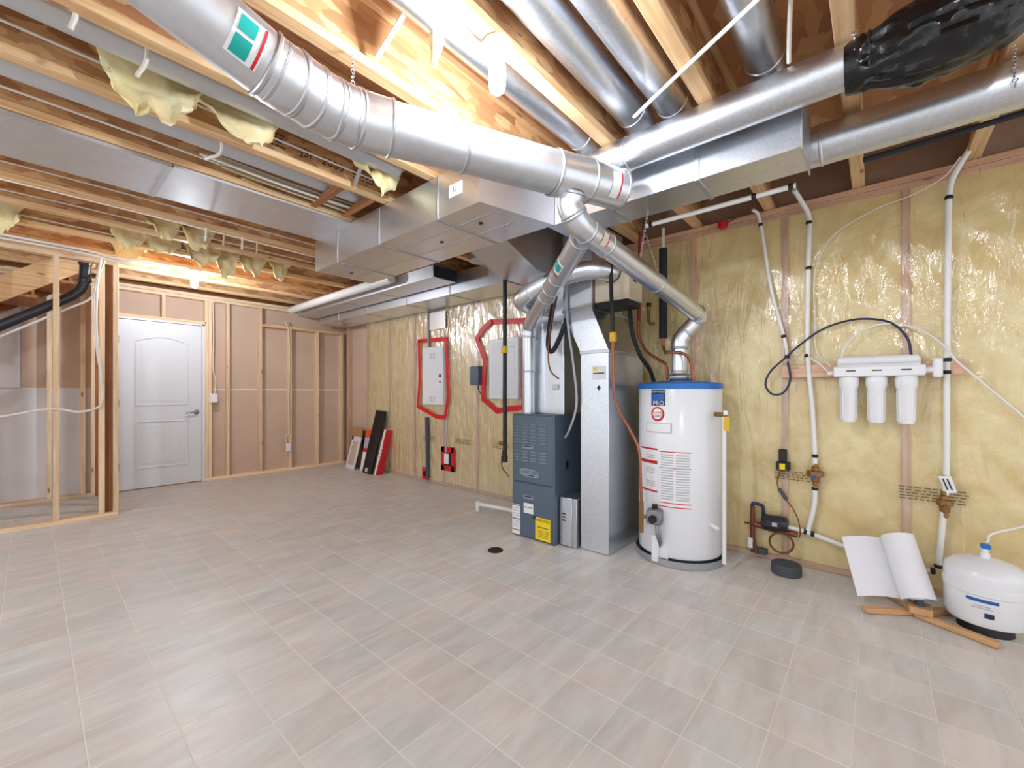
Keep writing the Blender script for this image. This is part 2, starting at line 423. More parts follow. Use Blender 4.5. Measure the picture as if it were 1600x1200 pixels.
# ------------------------------------------------------------------ insulated wall
wr = MB().box(3.53, 3.57, -2.2, 6.9, 0, 2.47).build('wall_right', 'concrete'); tag(wr, 'framed outer wall with yellow batts behind clear film', kind='structure')
bx('bottom_plate', 'pink_y', (XW, XW+.09, -2.2, 6.79, 0, .038), wr, .002)
for z in (2.39, 2.43): bx('top_plate', 'pink_y', (XW, XW+.09, -2.2, 6.79, z, z+.038), wr, .002)
SY = [-.13+.61*k for k in range(-3, 12)]
st_me = MB().box(0, .09, -.019, .019, .038, 2.39, .002).mesh('stud', 'pink_z')
for y in SY: inst('stud', st_me, (XW, y, 0), wr)
ib = MB(); n_, m_ = 8, 26; vs = []
for i in range(n_+1):
    for j in range(m_+1):
        y = -.286+.572*i/n_; z = .04+2.35*j/m_
        e = min(i, n_-i)/2.0; bul = .012*min(1, e)
        vs.append((.018-bul+.010*noise.noise((y*5, z*3, 1.3)), y, z))
ib.add(vs, [(i*(m_+1)+j, (i+1)*(m_+1)+j, (i+1)*(m_+1)+j+1, i*(m_+1)+j+1) for i in range(n_) for j in range(m_)])
ib.box(.03, .088, -.286, .286, .04, 2.388); ib_me = ib.mesh('insulation_batt', 'insulation', fix=False)
for y in SY[:-2]: inst('insulation_batt', ib_me, (XW, y+.305, 0), wr)
bx('drywall_backing', 'drywall_brown', (3.505, 3.528, 5.97, 6.8, .04, 2.39), wr)
for k, y in enumerate(JY):
    bx('rim_board', 'rim_brown', (3.50, 3.53, y, y+.488, 2.468, 2.772), wr)
# clear film
fy, fz = 200, 90; vs = []
def film(y, z):
    a = .006*noise.noise((y*1.7, z*1.7, .3))
    t = (y*.62+z*.78); q = (-y*.78+z*.62)
    f = noise.noise((q*9, t*1.3, 4.1)); r_ = (1-abs(f))**5
    amp = .35+.65*max(0, noise.noise((y*.9, z*.9, 8.8))+.35)
    low = math.exp(-(z/.12)**2)*.010*noise.noise((y*3, z*14, 2.2))
    return -.006+a-.017*r_*amp+low
for i in range(fy+1):
    for j in range(fz+1):
        y = -2.0+7.95*i/fy; z = .012+2.40*j/fz; vs.append((XW+film(y, z)-.004, y, z))
fm = MB(); fm.add(vs, [(i*(fz+1)+j, (i+1)*(fz+1)+j, (i+1)*(fz+1)+j+1, i*(fz+1)+j+1) for i in range(fy) for j in range(fz)])
fo = fm.build('vapour_film', 'poly_film', wr, fix=False)
# stamps printed on the film: rows of short dark dashes
def stamp(y, z, wd, rows):
    mb = MB(); rnd = random.Random(int(y*100))
    for k in range(rows):
        t = y
        while t > y-wd:
            l = rnd.uniform(.012, .035)
            mb.box(XW-.0255, XW-.0245, t-l, t, z-k*.017-.004, z-k*.017+.002); t -= l+rnd.uniform(.005, .012)
    mb.build('printed_stamp', 'ink_brown', wr)
for (y, z, wd, n) in ((5.72, .605, .22, 4), (4.52, .60, .24, 4), (3.89, .61, .25, 4), (3.25, .61, .22, 4), (.54, .635, .26, 4), (-.10, .62, .27, 5)): stamp(y, z, wd, n)

# ------------------------------------------------------------------ door wall
wb = MB().box(-2.2, 3.55, 6.806, 6.86, 0, 2.47).build('wall_back', 'drywall_white'); tag(wb, 'stud wall with the back of drywall showing', kind='structure')
DY0, DY1 = 6.789, 6.804
for (x0, x1, z0, z1, mt) in ((-2.2, .62, .002, 1.216, 'drywall_white'), (-2.2, -.07, 1.222, 2.46, 'drywall_white'), (-.066, .62, 1.222, 2.46, 'drywall_brown'),
                             (.62, 1.54, 2.10, 2.46, 'drywall_brown'), (1.54, 3.52, .002, 1.214, 'drywall_brown'), (1.54, 3.52, 1.224, 2.46, 'drywall_brown')):
    bx('drywall_sheet', mt, (x0, x1, DY0, DY1, z0, z1), wb)
bx('bottom_plate', 'spf_x', (1.50, 3.43, YB, DY0, 0, .038), wb, .002); bx('bottom_plate', 'spf_x', (-2.2, .64, YB, DY0, 0, .038), wb, .002)
for z in (2.39, 2.43): bx('top_plate', 'spf_x', (-2.2, 3.43, YB, DY0, z, z+.038), wb, .002)
s_full = MB().box(-.019, .019, 0, .089, .038, 2.39, .002).mesh('stud', 'spf_z')
s_low = MB().box(-.019, .019, 0, .089, .038, 2.13, .002).mesh('stud', 'spf_z')
for x in (-1.9, -1.5, -1.09, -.68, -.27, .132, .386, .47, .60, 1.532, 1.572, 1.777, 2.18): inst('stud', s_full, (x, YB, 0), wb)
for x in (2.585, 2.998, 3.40): inst('stud', s_low, (x, YB, 0), wb)
bx('blocking', 'flange_x', (2.2, 3.42, YB, DY0, 2.13, 2.168), wb, .002)
bx('door_header', 'spf_x', (.60, 1.53, YB, DY0, 2.075, 2.113), wb, .002)
crip = MB().box(-.019, .019, 0, .089, 2.113, 2.39, .002).mesh('stud', 'spf_z')
for x in (1.09,): inst('stud', crip, (x, YB, 0), wb)

bx('rim_board', 'brown_x', (-2.2, 3.5, 6.76, 6.80, 2.468, 2.772), wb)
for (xa, xb) in ((-.07, .62), (1.6, 3.38)): bx('joint_tape', 'label_white', (xa, xb, 6.7875, 6.789, 1.213, 1.223), wb)
bx('threshold', 'pink_x', (.64, 1.51, 6.705, 6.79, 0, .010), wb)
# door
dr = struct('door_1', 'white two-panel interior door with arched upper panel', (1.08, 6.70, 0))
bx('door_slab', 'door_white', (.672, 1.478, 6.700, 6.736, .018, 2.045), dr, .002)
for p in ((1.482, 1.512, 6.694, 6.78, 0, 2.072), (.636, .668, 6.694, 6.78, 0, 2.072), (.636, 1.512, 6.694, 6.78, 2.05, 2.074)): bx('jamb', 'white_paint', p, dr, .002)
def arch(x0, x1, z0, z1, rise, n=14):
    pts = [(x0, z0), (x1, z0)]
    for i in range(n+1):
        t = i/n; x = x1+(x0-x1)*t; pts.append((x, z1+rise*math.sin(math.pi*t)))
    return pts
for (x0, x1, z0, z1, rs) in ((.83, 1.33, 1.02, 1.79, .07), (.83, 1.33, .26, .82, 0)):
    o_ = [(x, 6.6995, z) for x, z in arch(x0, x1, z0, z1, rs)]
    mo = MB().tube(o_+[o_[0]], .011, 6, False).build('panel_moulding', 'door_white', dr)
    q_ = [(x, 6.7, z) for x, z in arch(x0+.05, x1-.05, z0+.05, z1-.05, rs)]
    MB().prism(q_, (0, -.006, 0)).build('door_panel', 'door_white', dr)
h = MB().lathe([(0, 0), (.03, 0), (.032, .006), (.026, .012), (.012, .014), (.012, .045), (0, .045)], n=20, M=Matrix.Translation((1.42, 6.70, .92)) @ Matrix.Rotation(R(90), 4, 'X')).build('door_handle', 'cast_grey', dr)
MB().tube(smooth([(1.42, 6.656, .92), (1.38, 6.652, .922), (1.33, 6.655, .916), (1.305, 6.66, .908)], 4), [.010]*6+[.009]*7, 8).build('lever', 'cast_grey', h)
for z in (.3, 1.05, 1.8): bx('hinge', 'cast_grey', (.662, .682, 6.693, 6.700, z-.045, z+.045), dr)

# ------------------------------------------------------------------ partition by the stairs
wl = struct('wall_left', 'short open stud partition beside the stairs', (.0, 5.53, 0))
bx('bottom_plate', 'spf_x', (-2.2, .555, 5.49, 5.579, 0, .038), wl, .002)
bx('top_plate', 'spf_x', (-2.2, .555, 5.49, 5.579, 2.39, 2.428), wl, .002); bx('top_plate', 'spf_x', (-2.2, .555, 5.49, 5.579, 2.43, 2.468), wl, .002)
for x in (-1.9, -1.5, -1.07, -.66, -.26, .15, .441, .536): inst('stud', s_full, (x, 5.49, 0), wl)
bx('stud', 'brown_z', (.462, .516, 5.541, 5.579, .038, 2.39), wl, .002)
sm_me = MB().box(-.0445, .0445, -.019, .019, .038, 2.39, .002).mesh('stud', 'brown_z')
for y in (5.80, 6.12, 6.45): inst('stud', sm_me, (.51, y, 0), wl)

# stairs
stp = thing('staircase', 'brown wooden staircase rising behind the open stud partition', 'staircase', (-.6, 6.15, .9))
def zst(x): return 2.10+.75*x
for y in (5.78, 6.50):
    P_ = [(-1.7, y, zst(-1.7)), (.42, y, zst(.42)), (.42, y, 2.466), (.18, y, 2.466), (-1.7, y, zst(-1.7)+.24)]
    MB().prism(P_, (0, .038, 0)).build('stringer', 'brown_x' if y > 6 else 'flange_x', stp)
for k in range(8):
    x = -1.62+.235*k; z = zst(x)+.10
    bx('tread', 'brown_y', (x, x+.25, 5.82, 6.50, z, z+.026), stp, .002)
    bx('riser', 'brown_y', (x+.215, x+.233, 5.82, 6.50, z+.026, z+.176), stp)

# ------------------------------------------------------------------ rectangular ducts
def duct_box(name, label, p, seams, mat='galv', loc=None, axis=1):
    x0, x1, y0, y1, z0, z1 = p
    t = thing(name, label, 'duct', ((x0+x1)/2, (y0+y1)/2, z0))
    bx('body', mat, p, t, .003)
    for s_ in seams:
        bx('seam_strip', 'galv_dull', (x0-.006, x1+.006, s_-.012, s_+.012, z0-.006, z1-.002), t, .002)
    return t
t = thing('supply_duct', 'wide galvanized rectangular supply trunk with a white sticker', 'duct', (1.85, 2.6, 2.207))
MB().prism([(1.593, 1.62, 2.207), (2.118, 1.50, 2.207), (2.118, 3.61, 2.207), (1.593, 3.61, 2.207)], (0, 0, .256)).build('body', 'galv_shiny', t)
for y in (1.98, 2.62, 3.22): bx('seam_strip', 'galv_dull', (1.588, 2.123, y-.010, y+.010, 2.202, 2.462), t, .002)
for x in (1.74, 1.92): bx('rib', 'galv_dull', (x-.004, x+.004, 1.66, 3.60, 2.203, 2.208), t)
lb = bx('sticker', 'label_white', (1.590, 1.593, 1.76, 1.87, 2.30, 2.37), t)
text('U', 'lettering', 'ink', .045, lambda x, y, h: (1.589-h, 1.815-x, 2.335+y), lb)
for (x, y) in ((1.85, 2.25), (1.82, 3.42), (1.80, 1.82)):
    MB().lathe([(.014, 0), (.012, -.004), (0, -.004)], (x, y, 2.206), 12).build('hole_plug', 'black', t)
t = duct_box('supply_duct', 'narrow galvanized trunk with an open flared end above the water heater', (2.122, 2.372, .24, 1.55, 2.207, 2.465), (.66, 1.12))
MB().prism([(2.105, .24, 2.19), (2.39, .24, 2.19), (2.39, .24, 2.468), (2.105, .24, 2.468)], (0, -.006, 0)).build('end_flange', 'galv_dull', t)
duct_box('return_duct', 'long low return trunk running against the insulated wall', (2.985, 3.40, 2.67, 6.62, 2.235, 2.46), (3.5, 4.3, 5.2, 6.0), 'galv_shiny')
t = duct_box('branch_duct', 'flat pale duct ending in a dark open mouth below the joists', (2.655, 2.955, 3.36, 6.62, 2.335, 2.462), (4.4, 5.2), 'aluminium')
bx('open_mouth', 'furnace_dark', (2.663, 2.947, 3.352, 3.36, 2.343, 2.455), t)
t = thing('joist_panning', 'flat silver sheet metal panning nailed across two joists', 'sheet metal', (.4, 3.26, 2.446))
bx('sheet', 'aluminium', (.53, 1.60, 3.0, 3.535, 2.452, 2.466), t); bx('sheet', 'aluminium', (-2.1, .525, 3.0, 3.535, 2.447, 2.466), t)
bx('lap_seam', 'galv_dull', (.50, .53, 2.998, 3.537, 2.445, 2.449), t)
# round duct along the wall end, white
mb = MB().tube([(2.555, 3.95, 2.405), (2.555, 6.6, 2.405)], .05, 20); tag(mb.build('round_pipe', 'white_pipe'), 'white round pipe lying along the flat pale duct', 'pipe')

# ------------------------------------------------------------------ round ducts
def rduct(name, label, pts, r, mat='galv', rings=(), k=0, cat='duct', group=None):
    P_ = smooth(pts, k) if k else [Vector(p) for p in pts]
    lo = min(P_, key=lambda p: p.z)
    t = thing(name, label, cat, (lo.x, lo.y, lo.z-r), group)
    MB().tube(P_, r, 26).build('pipe', mat, t)
    for p, d in rings: MB().ring(p, d, r, .014, 26, .004).build('bead', mat, t)
    return t
t = rduct('round_duct', 'long round galvanized duct hung in front of the narrow trunk', [(1.99, -.04, 2.385), (1.99, 1.12, 2.385)], .078, rings=[((1.99, y, 2.385), (0, 1, 0)) for y in (.06, .95)])
# black bag over its end
ctl = [(.09, .084), (.05, .092), (.02, .085), (-.03, .105), (-.10, .125), (-.20, .125), (-.30, .105), (-.37, .06), (-.40, .012)]
ys_ = [.09-.49*i/48 for i in range(49)]
def rad(y):
    for (ya, ra_), (yb, rb_) in zip(ctl, ctl[1:]):
        if yb <= y <= ya: return ra_+(rb_-ra_)*(ya-y)/(ya-yb)
    return ctl[-1][1]
mb = MB().tube([(1.99, y, 2.372) for y in ys_], [rad(y) for y in ys_], 56)
for i, v in enumerate(mb.v):
    v = Vector(v); c_ = Vector((1.99, v.y, 2.372)); e_ = (v-c_); ang = math.atan2(e_.z, e_.x)
    f_ = noise.noise((ang*4.5, v.y*5, 1.0))*.016+abs(noise.noise((ang*9, v.y*14, 5.0)))*.014
    if v.y < .045: v = c_+e_.normalized()*max(.005, e_.length+f_)
    v.z = min(v.z, 2.466); mb.v[i] = tuple(v)
t = thing('plastic_bag', 'black plastic bag tied over the end of the round duct', 'bag', (1.99, -.15, 2.24))
mb.build('bag', 'bag_black', t); MB().torus((1.99, .02, 2.378), (0, 1, 0), .088, .005).build('tie', 'black', t)
t = rduct('round_duct', 'large round galvanized duct running to the wall end of the room', [(2.49, -2.0, 2.362), (2.49, .27, 2.362)], .092, rings=[((2.49, y, 2.362), (0, 1, 0)) for y in (-.95, .2)])
def branch(y, x0, label, xe=2.16):
    pts = [(x0, y, 2.60), (xe-.16, y, 2.60)]
    for a in range(0, 91, 15): pts.append((xe-.13+.13*math.sin(R(a)), y, 2.60-.13+.13*math.cos(R(a))))
    pts.append((xe, y, 2.462))
    P_ = [Vector(p) for p in pts]
    t = thing('branch_pipe', label, 'duct', (xe, y, 2.46), 'branch ducts in the joist bays')
    MB().tube(P_, .074, 24).build('pipe', 'galv', t)
    MB().ring((xe-.16, y, 2.60), (1, 0, 0), .074, .014, 24, .004).build('bead', 'galv', t)
    MB().ring((xe, y, 2.485), (0, 0, 1), .074, .02, 24, .005).build('collar', 'galv_dull', t)
branch(.94, -1.9, 'round branch duct beside a joist, next to a second branch in the same bay')
branch(.755, -1.9, 'round branch duct nearer the window end of the shared joist bay', 2.22)
branch(.36, -1.9, 'single round branch duct in the bay beside the black bag', 2.2)
branch(1.24, -.3, 'round branch duct in the joist bay above the flue tee')
for (y, x1, lab) in ((2.77, 1.55, 'grey round duct in the joist bay with hanging batts'), (2.26, 1.5, 'grey round duct in the bay beside the stamped joist')):
    rduct('bay_duct', lab, [(-2.0, y, 2.575), (x1, y, 2.575)], .062, 'grey_duct')

# ------------------------------------------------------------------ furnace and its plenums
t = thing('furnace', 'slate grey gas furnace with louvred front and yellow sticker', 'furnace', (2.98, 2.07, 0))
bx('cabinet', 'furnace_grey', (2.637, 3.34, 1.858, 2.286, .004, 1.0), t, .004)
up = bx('upper_panel', 'furnace_grey', (2.626, 2.640, 1.875, 2.284, .452, .992), t, .004)
lo_ = bx('lower_panel', 'furnace_grey', (2.626, 2.640, 1.875, 2.284, .012, .444), t, .004)
bx('corner_trim', 'furnace_grey', (2.624, 2.66, 1.853, 1.874, .004, .998), t, .002)
for z0, rows in ((.925, 7), (.705, 4)):
    for (ya, yb) in ((2.265, 2.205), (2.178, 2.118), (2.09, 2.03), (2.002, 1.935)):
        for k in range(rows):
            z = z0-k*.0245; mb = MB(); mb.prism([(2.626, yb, z), (2.617, yb, z-.011), (2.626, yb, z-.012)], (0, ya-yb, 0)); mb.build('louver', 'louver_light', up)
for par, z in ((up, .74), (lo_, .335)):
    bx('handle_recess', 'louver_light', (2.623, 2.627, 2.062, 2.165, z-.016, z+.014), par); bx('handle_slot', 'furnace_dark', (2.620, 2.624, 2.075, 2.152, z-.002, z+.008), par)
bd = MB().prism([(2.626, y, z) for y, z in ((2.20, .555), (2.20, .515), (2.13, .497), (2.04, .497), (2.01, .505), (2.01, .545), (2.06, .560), (2.15, .562))], (-.004, 0, 0)).build('badge', 'louver_light', up)
fmap = lambda y0, z0, x=2.6215: (lambda a, b_, h: (x-h, y0-a, z0+b_))
text('CONCORD', 'lettering', 'furnace_dark', .034, fmap(2.104, .536), bd); bx('print_bar', 'furnace_dark', (2.6212, 2.622, 2.05, 2.13, .507, .515), bd)
a = bx('rating_label', 'label_white', (2.624, 2.626, 2.062, 2.16, .205, .285), lo_); bx('print_bar', 'ink', (2.6232, 2.624, 2.07, 2.152, .25, .255), a)
a = bx('warning_label', 'label_white', (2.624, 2.626, 2.198, 2.282, .015, .258), lo_)
for z in (.25, .14, .05): bx('label_bar', 'brass', (2.6232, 2.624, 2.20, 2.28, z-.004, z+.004), a)
for z in (.225, .205, .185, .165, .12, .1, .08): bx('print_bar', 'label_grey', (2.6232, 2.624, 2.207, 2.272, z-.003, z+.003), a)
a = bx('energy_label', 'yellow_label', (2.624, 2.626, 1.895, 2.04, .018, .192), lo_)
text('ENERGUIDE', 'lettering', 'ink', .026, fmap(1.968, .172, 2.6238), a); bx('print_bar', 'ink', (2.6232, 2.624, 1.915, 2.02, .115, .121), a)
for z in (.09, .075, .06, .045): bx('print_bar', 'brass', (2.6234, 2.624, 1.91, 2.025, z-.002, z+.002), a)
MB().lathe([(0, 0), (.013, 0), (.013, .012), (0, .012)], n=14, M=Matrix.Translation((2.626, 2.05, .185)) @ Matrix.Rotation(R(-90), 4, 'Y')).build('knob', 'furnace_dark', lo_)
MB().lathe([(0, 0), (.02, 0), (.02, .003), (0, .003)], n=16, M=Matrix.Translation((2.80, 1.858, .60)) @ Matrix.Rotation(R(90), 4, 'X') @ Matrix.Scale(1.7, 4, (0, 1, 0))).build('side_port', 'black', t)
t = thing('filter_rack', 'plain galvanized filter rack between furnace and return drop', 'filter rack', (3.0, 1.77, 0))
bx('body', 'galv_dull', (2.69, 3.3, 1.70, 1.852, .004, .37), t, .003); bx('cover', 'galv', (2.676, 2.692, 1.735, 1.845, .01, .375), t, .003)
for z in (.25, .225, .2): bx('print_mark', 'ink', (2.6745, 2.676, 1.79, 1.82, z-.005, z+.005), t)
t = thing('supply_plenum', 'tall galvanized plenum box standing on the furnace', 'duct', (3.0, 2.07, 1.002))
MB().prism([(2.80, 1.885, 1.002), (3.28, 1.885, 1.002), (3.28, 2.262, 1.002), (2.80, 2.262, 1.002)], (0, 0, 1.2)).build('body', 'galv_shiny', t)
bx('panel', 'galv', (2.793, 2.801, 1.9, 2.07, 1.01, 1.75), t); MB().prism([(2.800, 2.08, 1.01), (2.800, 2.14, 1.01), (2.800, 2.10, 1.75)], (-.012, 0, 0)).build('fold', 'galv_shiny', t)
bx('latch', 'galv_dull', (2.780, 2.794, 1.93, 1.99, 1.2, 1.24), t, .003)
t = thing('plenum_connector', 'galvanized box joining the plenum to the wide trunk', 'duct', (2.45, 2.07, 2.0))
MB().prism([(2.121, 1.9, 2.215), (2.46, 1.9, 2.085), (2.798, 1.9, 2.085), (2.798, 1.9, 2.44), (2.121, 1.9, 2.46)], (0, .36, 0)).build('body', 'galv', t)
MB().lathe([(.10, -.12), (.10, 0), (0, 0)], (2.38, 2.40, 2.35), 24).build('elbow_boot', 'galv_dull', t)
t = thing('return_drop', 'tall galvanized return air drop beside the water heater', 'duct', (3.0, 1.56, 0))
bx('lower_box', 'galv', (2.722, 3.30, 1.45, 1.684, .004, 1.475), t, .003)
tv = [(2.722, 1.45, 1.475), (3.30, 1.45, 1.475), (3.30, 1.684, 1.475), (2.722, 1.684, 1.475), (2.722, 1.59, 1.80), (3.22, 1.59, 1.80), (3.22, 1.845, 1.80), (2.722, 1.845, 1.80)]
MB().add(tv, [(0, 1, 2, 3), (4, 7, 6, 5), (0, 4, 5, 1), (1, 5, 6, 2), (2, 6, 7, 3), (3, 7, 4, 0)]).build('offset_section', 'galv', t)
bx('upper_box', 'galv_dull', (2.722, 3.22, 1.59, 1.845, 1.80, 2.46), t, .003)
for z, ya, yb in ((1.475, 1.445, 1.69), (1.80, 1.585, 1.85)): bx('seam_strip', 'galv_dull', (2.716, 3.305, ya, yb, z-.012, z+.012), t, .002)
lb = bx('label_card', 'label_white', (2.7185, 2.722, 1.475, 1.585, 1.27, 1.37), t); bx('print_bar', 'ink', (2.7175, 2.7185, 1.485, 1.575, 1.312, 1.32), lb); bx('print_mark', 'yellow_label', (2.7175, 2.7185, 1.545, 1.575, 1.335, 1.36), lb)
MB().prism([(2.722, 1.53, 1.19), (2.722, 1.515, 1.21), (2.722, 1.53, 1.23), (2.722, 1.545, 1.21)], (-.002, 0, 0)).build('diamond_mark', 'ink', t)
# humidifier and bypass
t = thing('humidifier', 'cream bypass humidifier box mounted on the return drop', 'humidifier', (2.86, 1.45, 1.81))
bx('housing', 'cream', (2.752, 2.98, 1.312, 1.586, 1.84, 2.13), t, .008); bx('drip_tray', 'black', (2.762, 2.97, 1.325, 1.582, 1.795, 1.842), t, .006)
MB().ring((2.745, 1.43, 2.03), (1, 0, 0), .075, .03, 24, .006).build('collar', 'cream', t)
lb = bx('label_plate', 'navy', (2.82, 2.875, 1.3095, 1.312, 1.97, 2.03), t); bx('print_bar', 'label_grey', (2.828, 2.868, 1.308, 1.3095, 1.99, 2.0), lb)
rduct('bypass_duct', 'round galvanized bypass duct curving from plenum to humidifier', [(2.80, 2.06, 1.87), (2.64, 2.12, 1.875), (2.53, 2.10, 1.91), (2.53, 1.9, 1.98), (2.57, 1.66, 2.035), (2.63, 1.50, 2.045), (2.70, 1.44, 2.035), (2.75, 1.43, 2.03)], .066, 'galv_shiny', [((2.575, 1.64, 2.037), (.2, -1, .15)), ((2.64, 1.49, 2.045), (.7, -.7, 0)), ((2.52, 2.0, 1.95), (0, -1, .3))], 6)

# ------------------------------------------------------------------ water heater
HC = (3.105, 1.087)
t = thing('drip_pan', 'round grey drip pan under the water heater', 'pan', HC+(0,))
MB().lathe([(0, .003), (.300, .003), (.305, .05), (.300, .05), (.295, .008), (0, .008)], HC+(0,), 48).build('pan', 'galv_dull', t)
t = thing('water_heater', 'tall white gas water heater with blue top ring', 'water heater', HC+(.01,))
MB().lathe([(0, .01), (.268, .01), (.275, .03), (.275, .07)], HC+(0,), 48).build('base_ring', 'furnace_dark', t)
body = MB().lathe([(.279, .06), (.283, .07), (.283, 1.205), (.28, 1.21)], HC+(0,), 64).build('tank', 'white_enamel', t)
MB().lathe([(.287, 1.20), (.288, 1.235), (.280, 1.243), (.10, 1.262), (0, 1.262)], HC+(0,), 64).build('top_cap', 'blue_paint', t)
MB().lathe([(.075, 1.262), (.085, 1.275), (.085, 1.295), (.055, 1.315), (.055, 1.33), (0, 1.33)], HC+(0,), 28).build('draft_hood', 'galv_dull', t)
for a in (30, 150, 270): MB().tube([(HC[0]+.1*math.cos(R(a)), HC[1]+.1*math.sin(R(a)), 1.255), (HC[0]+.065*math.cos(R(a)), HC[1]+.065*math.sin(R(a)), 1.31)], .006, 6).build('hood_leg', 'galv_dull', t)
RC = .2835
def pt(name, a0, a1, z0, z1, mat, par=body, r=RC): return MB().patch(HC, r, a0, a1, z0, z1).build(name, mat, par)
def cmap(ac, zc, r=RC+.0022): return lambda x, y, h: (HC[0]+(r+h)*math.cos(R(ac)+x/r), HC[1]+(r+h)*math.sin(R(ac)+x/r), zc+y)
l1 = pt('brand_label', 160, 181, 1.085, 1.195, 'navy'); pt('blue_field', 162, 179, 1.115, 1.165, 'blue_label', l1, RC+.0012)
text('JOHN WOOD', 'lettering', 'label_white', .018, cmap(170.5, 1.18), l1); text('PRO', 'lettering', 'label_white', .044, cmap(171.5, 1.10), l1)
ctr = 170
def disc(name, r0, mat, zc, par, rr, seg=28):
    vs = [cmap(ctr, zc, rr)(r0*math.cos(2*math.pi*k/seg), r0*math.sin(2*math.pi*k/seg), 0) for k in range(seg)]
    mb = MB(); mb.add(vs, [tuple(range(seg))]); return mb.build(name, mat, par, fix=False)
l2 = disc('flame_badge', .05, 'red_label', 1.028, body, RC+.0015); disc('badge_centre', .037, 'label_white', 1.03, l2, RC+.0025)
text('FLAME', 'lettering', 'orange_label', .024, cmap(ctr, 1.036, RC+.0032), l2); text('GUARD', 'lettering', 'navy', .018, cmap(ctr, 1.014, RC+.0032), l2)
l3 = pt('rating_plate', 150, 190, .90, .968, 'label_grey'); pt('plate_field', 152, 188, .906, .962, 'label_white', l3, RC+.0012)
l4 = pt('warning_label', 137, 170, .49, .79, 'label_white')
for z in (.785, .70, .69, .495): pt('red_rule', 137, 170, z-.006, z+.006, 'red_label', l4, RC+.0012)
for z in (.74, .725, .65, .635, .62, .56, .545, .53): pt('print_bar', 150, 166, z-.003, z+.003, 'label_grey', l4, RC+.0012)
l5 = pt('instruction_label', 173, 214, .40, .78, 'label_white')
for z in (.775, .665, .43, .405): pt('red_rule', 173, 214, z-.003, z+.003, 'red_label', l5, RC+.0012)
for (a0, a1) in ((175, 192), (195, 212)):
    for k in range(18): pt('print_bar', a0, a1, .755-k*.0175-.005, .755-k*.0175+.003, 'label_grey', l5, RC+.0012)
# gas control
g = MB().box(-.045, .045, -.05, .05, -.05, .05, .01, Matrix.Translation((2.79, 1.14, .335)) @ Matrix.Rotation(R(10), 4, 'Z')).build('gas_valve', 'cast_grey', t)
MB().lathe([(0, 0), (.026, 0), (.026, .022), (.02, .03), (0, .03)], n=20, M=Matrix.Translation((2.745, 1.135, .325)) @ Matrix.Rotation(R(-90), 4, 'Y')).build('dial', 'black', g)
MB().lathe([(.018, 0), (.018, .03), (0, .03)], (2.79, 1.14, .385), 16).build('knob', 'black', g)
for k in range(3): MB().tube(smooth([(2.77, 1.13-.015*k, .29), (2.765, 1.12-.015*k, .22), (2.80, 1.12-.01*k, .16), (2.82, 1.12, .12)], 4), .005, 6).build('burner_tube', 'cast_grey', g)
pt('burner_door', 160, 185, .05, .2, 'white_enamel', body, RC); bx('air_shield', 'white_enamel', (2.795, 2.835, 1.12, 1.17, .02, .20), t, .006)
# relief valve and drain
v = MB().tube([(3.02, .82, 1.03), (2.97, .76, 1.03), (2.955, .74, 1.03)], .016, 12).build('relief_valve', 'brass', t)
bx('valve_lever', 'label_white', (2.94, 2.96, .725, .75, 1.03, 1.06), v, .002); bx('valve_tag', 'yellow_paint', (2.93, 2.934, .71, .745, .93, 1.02), v)
MB().tube([(2.965, .75, 1.02), (2.965, .75, .06)], .013, 12).build('discharge_pipe', 'white_pipe', t)
d_ = MB().tube([(2.995, .845, .29), (2.955, .80, .29), (2.945, .785, .285)], .014, 10).build('drain_cock', 'white_plastic', t)
MB().lathe([(.03, 0), (.03, .006), (0, .006)], n=18, M=Matrix.Translation((2.998, .85, .29)) @ Matrix.Rotation(R(-52), 4, 'Z') @ Matrix.Rotation(R(-90), 4, 'X')).build('flange', 'white_plastic', d_)

# ------------------------------------------------------------------ flue pipes
def flue(name, label, secs, cat='flue pipe'):
    """secs: list of (points, radius, material, smoothing); ring beads at section ends"""
    allp = [Vector(p) for s_ in secs for p in s_[0]]; lo = min(allp, key=lambda p: p.z)
    t = thing(name, label, cat, (lo.x, lo.y, lo.z))
    for pts, r, mt, k in secs:
        P_ = smooth(pts, k) if k else [Vector(p) for p in pts]
        o = MB().tube(P_, r, 28).build('section', mt, t)
        MB().ring(P_[0], P_[1]-P_[0], r, .016, 28, .004).build('bead', 'galv_dull', o)
        MB().ring(P_[-1], P_[-1]-P_[-2], r, .016, 28, .004).build('bead', 'galv_dull', o)
    return t
A = Vector((.86, 1.45, 2.2)); B = Vector((1.95, .985, 2.2)); dv = (B-A).normalized()
T0 = A+dv*((1.69-.86)/dv.x)
vp = flue('vent_pipe', 'fat silver double wall vent pipe hung by chain under the joists',
     [([(-1.2, 1.33, 2.605), (.51, 1.45, 2.2)], .098, 'aluminium', 0), ([(.482, 1.448, 2.2066), (.51, 1.45, 2.2), (.54, 1.454, 2.198), (.57, 1.458, 2.2)], .101, 'galv_shiny', 0), ([(.57, 1.458, 2.2), (.64, 1.470, 2.197)], .101, 'galv_shiny', 0),
      ([(.64, 1.470, 2.197), (.72, 1.478, 2.197)], .1, 'galv_shiny', 0), ([(.72, 1.478, 2.197), (.80, 1.47, 2.2)], .101, 'galv_shiny', 0), ([(.80, 1.47, 2.2), tuple(A+dv*.06)], .1, 'galv_shiny', 0),
      ([tuple(A+dv*.06), tuple(A+dv*.36)], .097, 'aluminium', 0), ([tuple(A+dv*.36), tuple(T0-dv*.1)], .096, 'aluminium', 0), ([tuple(T0-dv*.1), tuple(T0+dv*.09)], .1, 'galv_shiny', 0), ([tuple(T0+dv*.09), tuple(B)], .095, 'galv_shiny', 0)])
nrm = Vector((dv.y, -dv.x, 0))
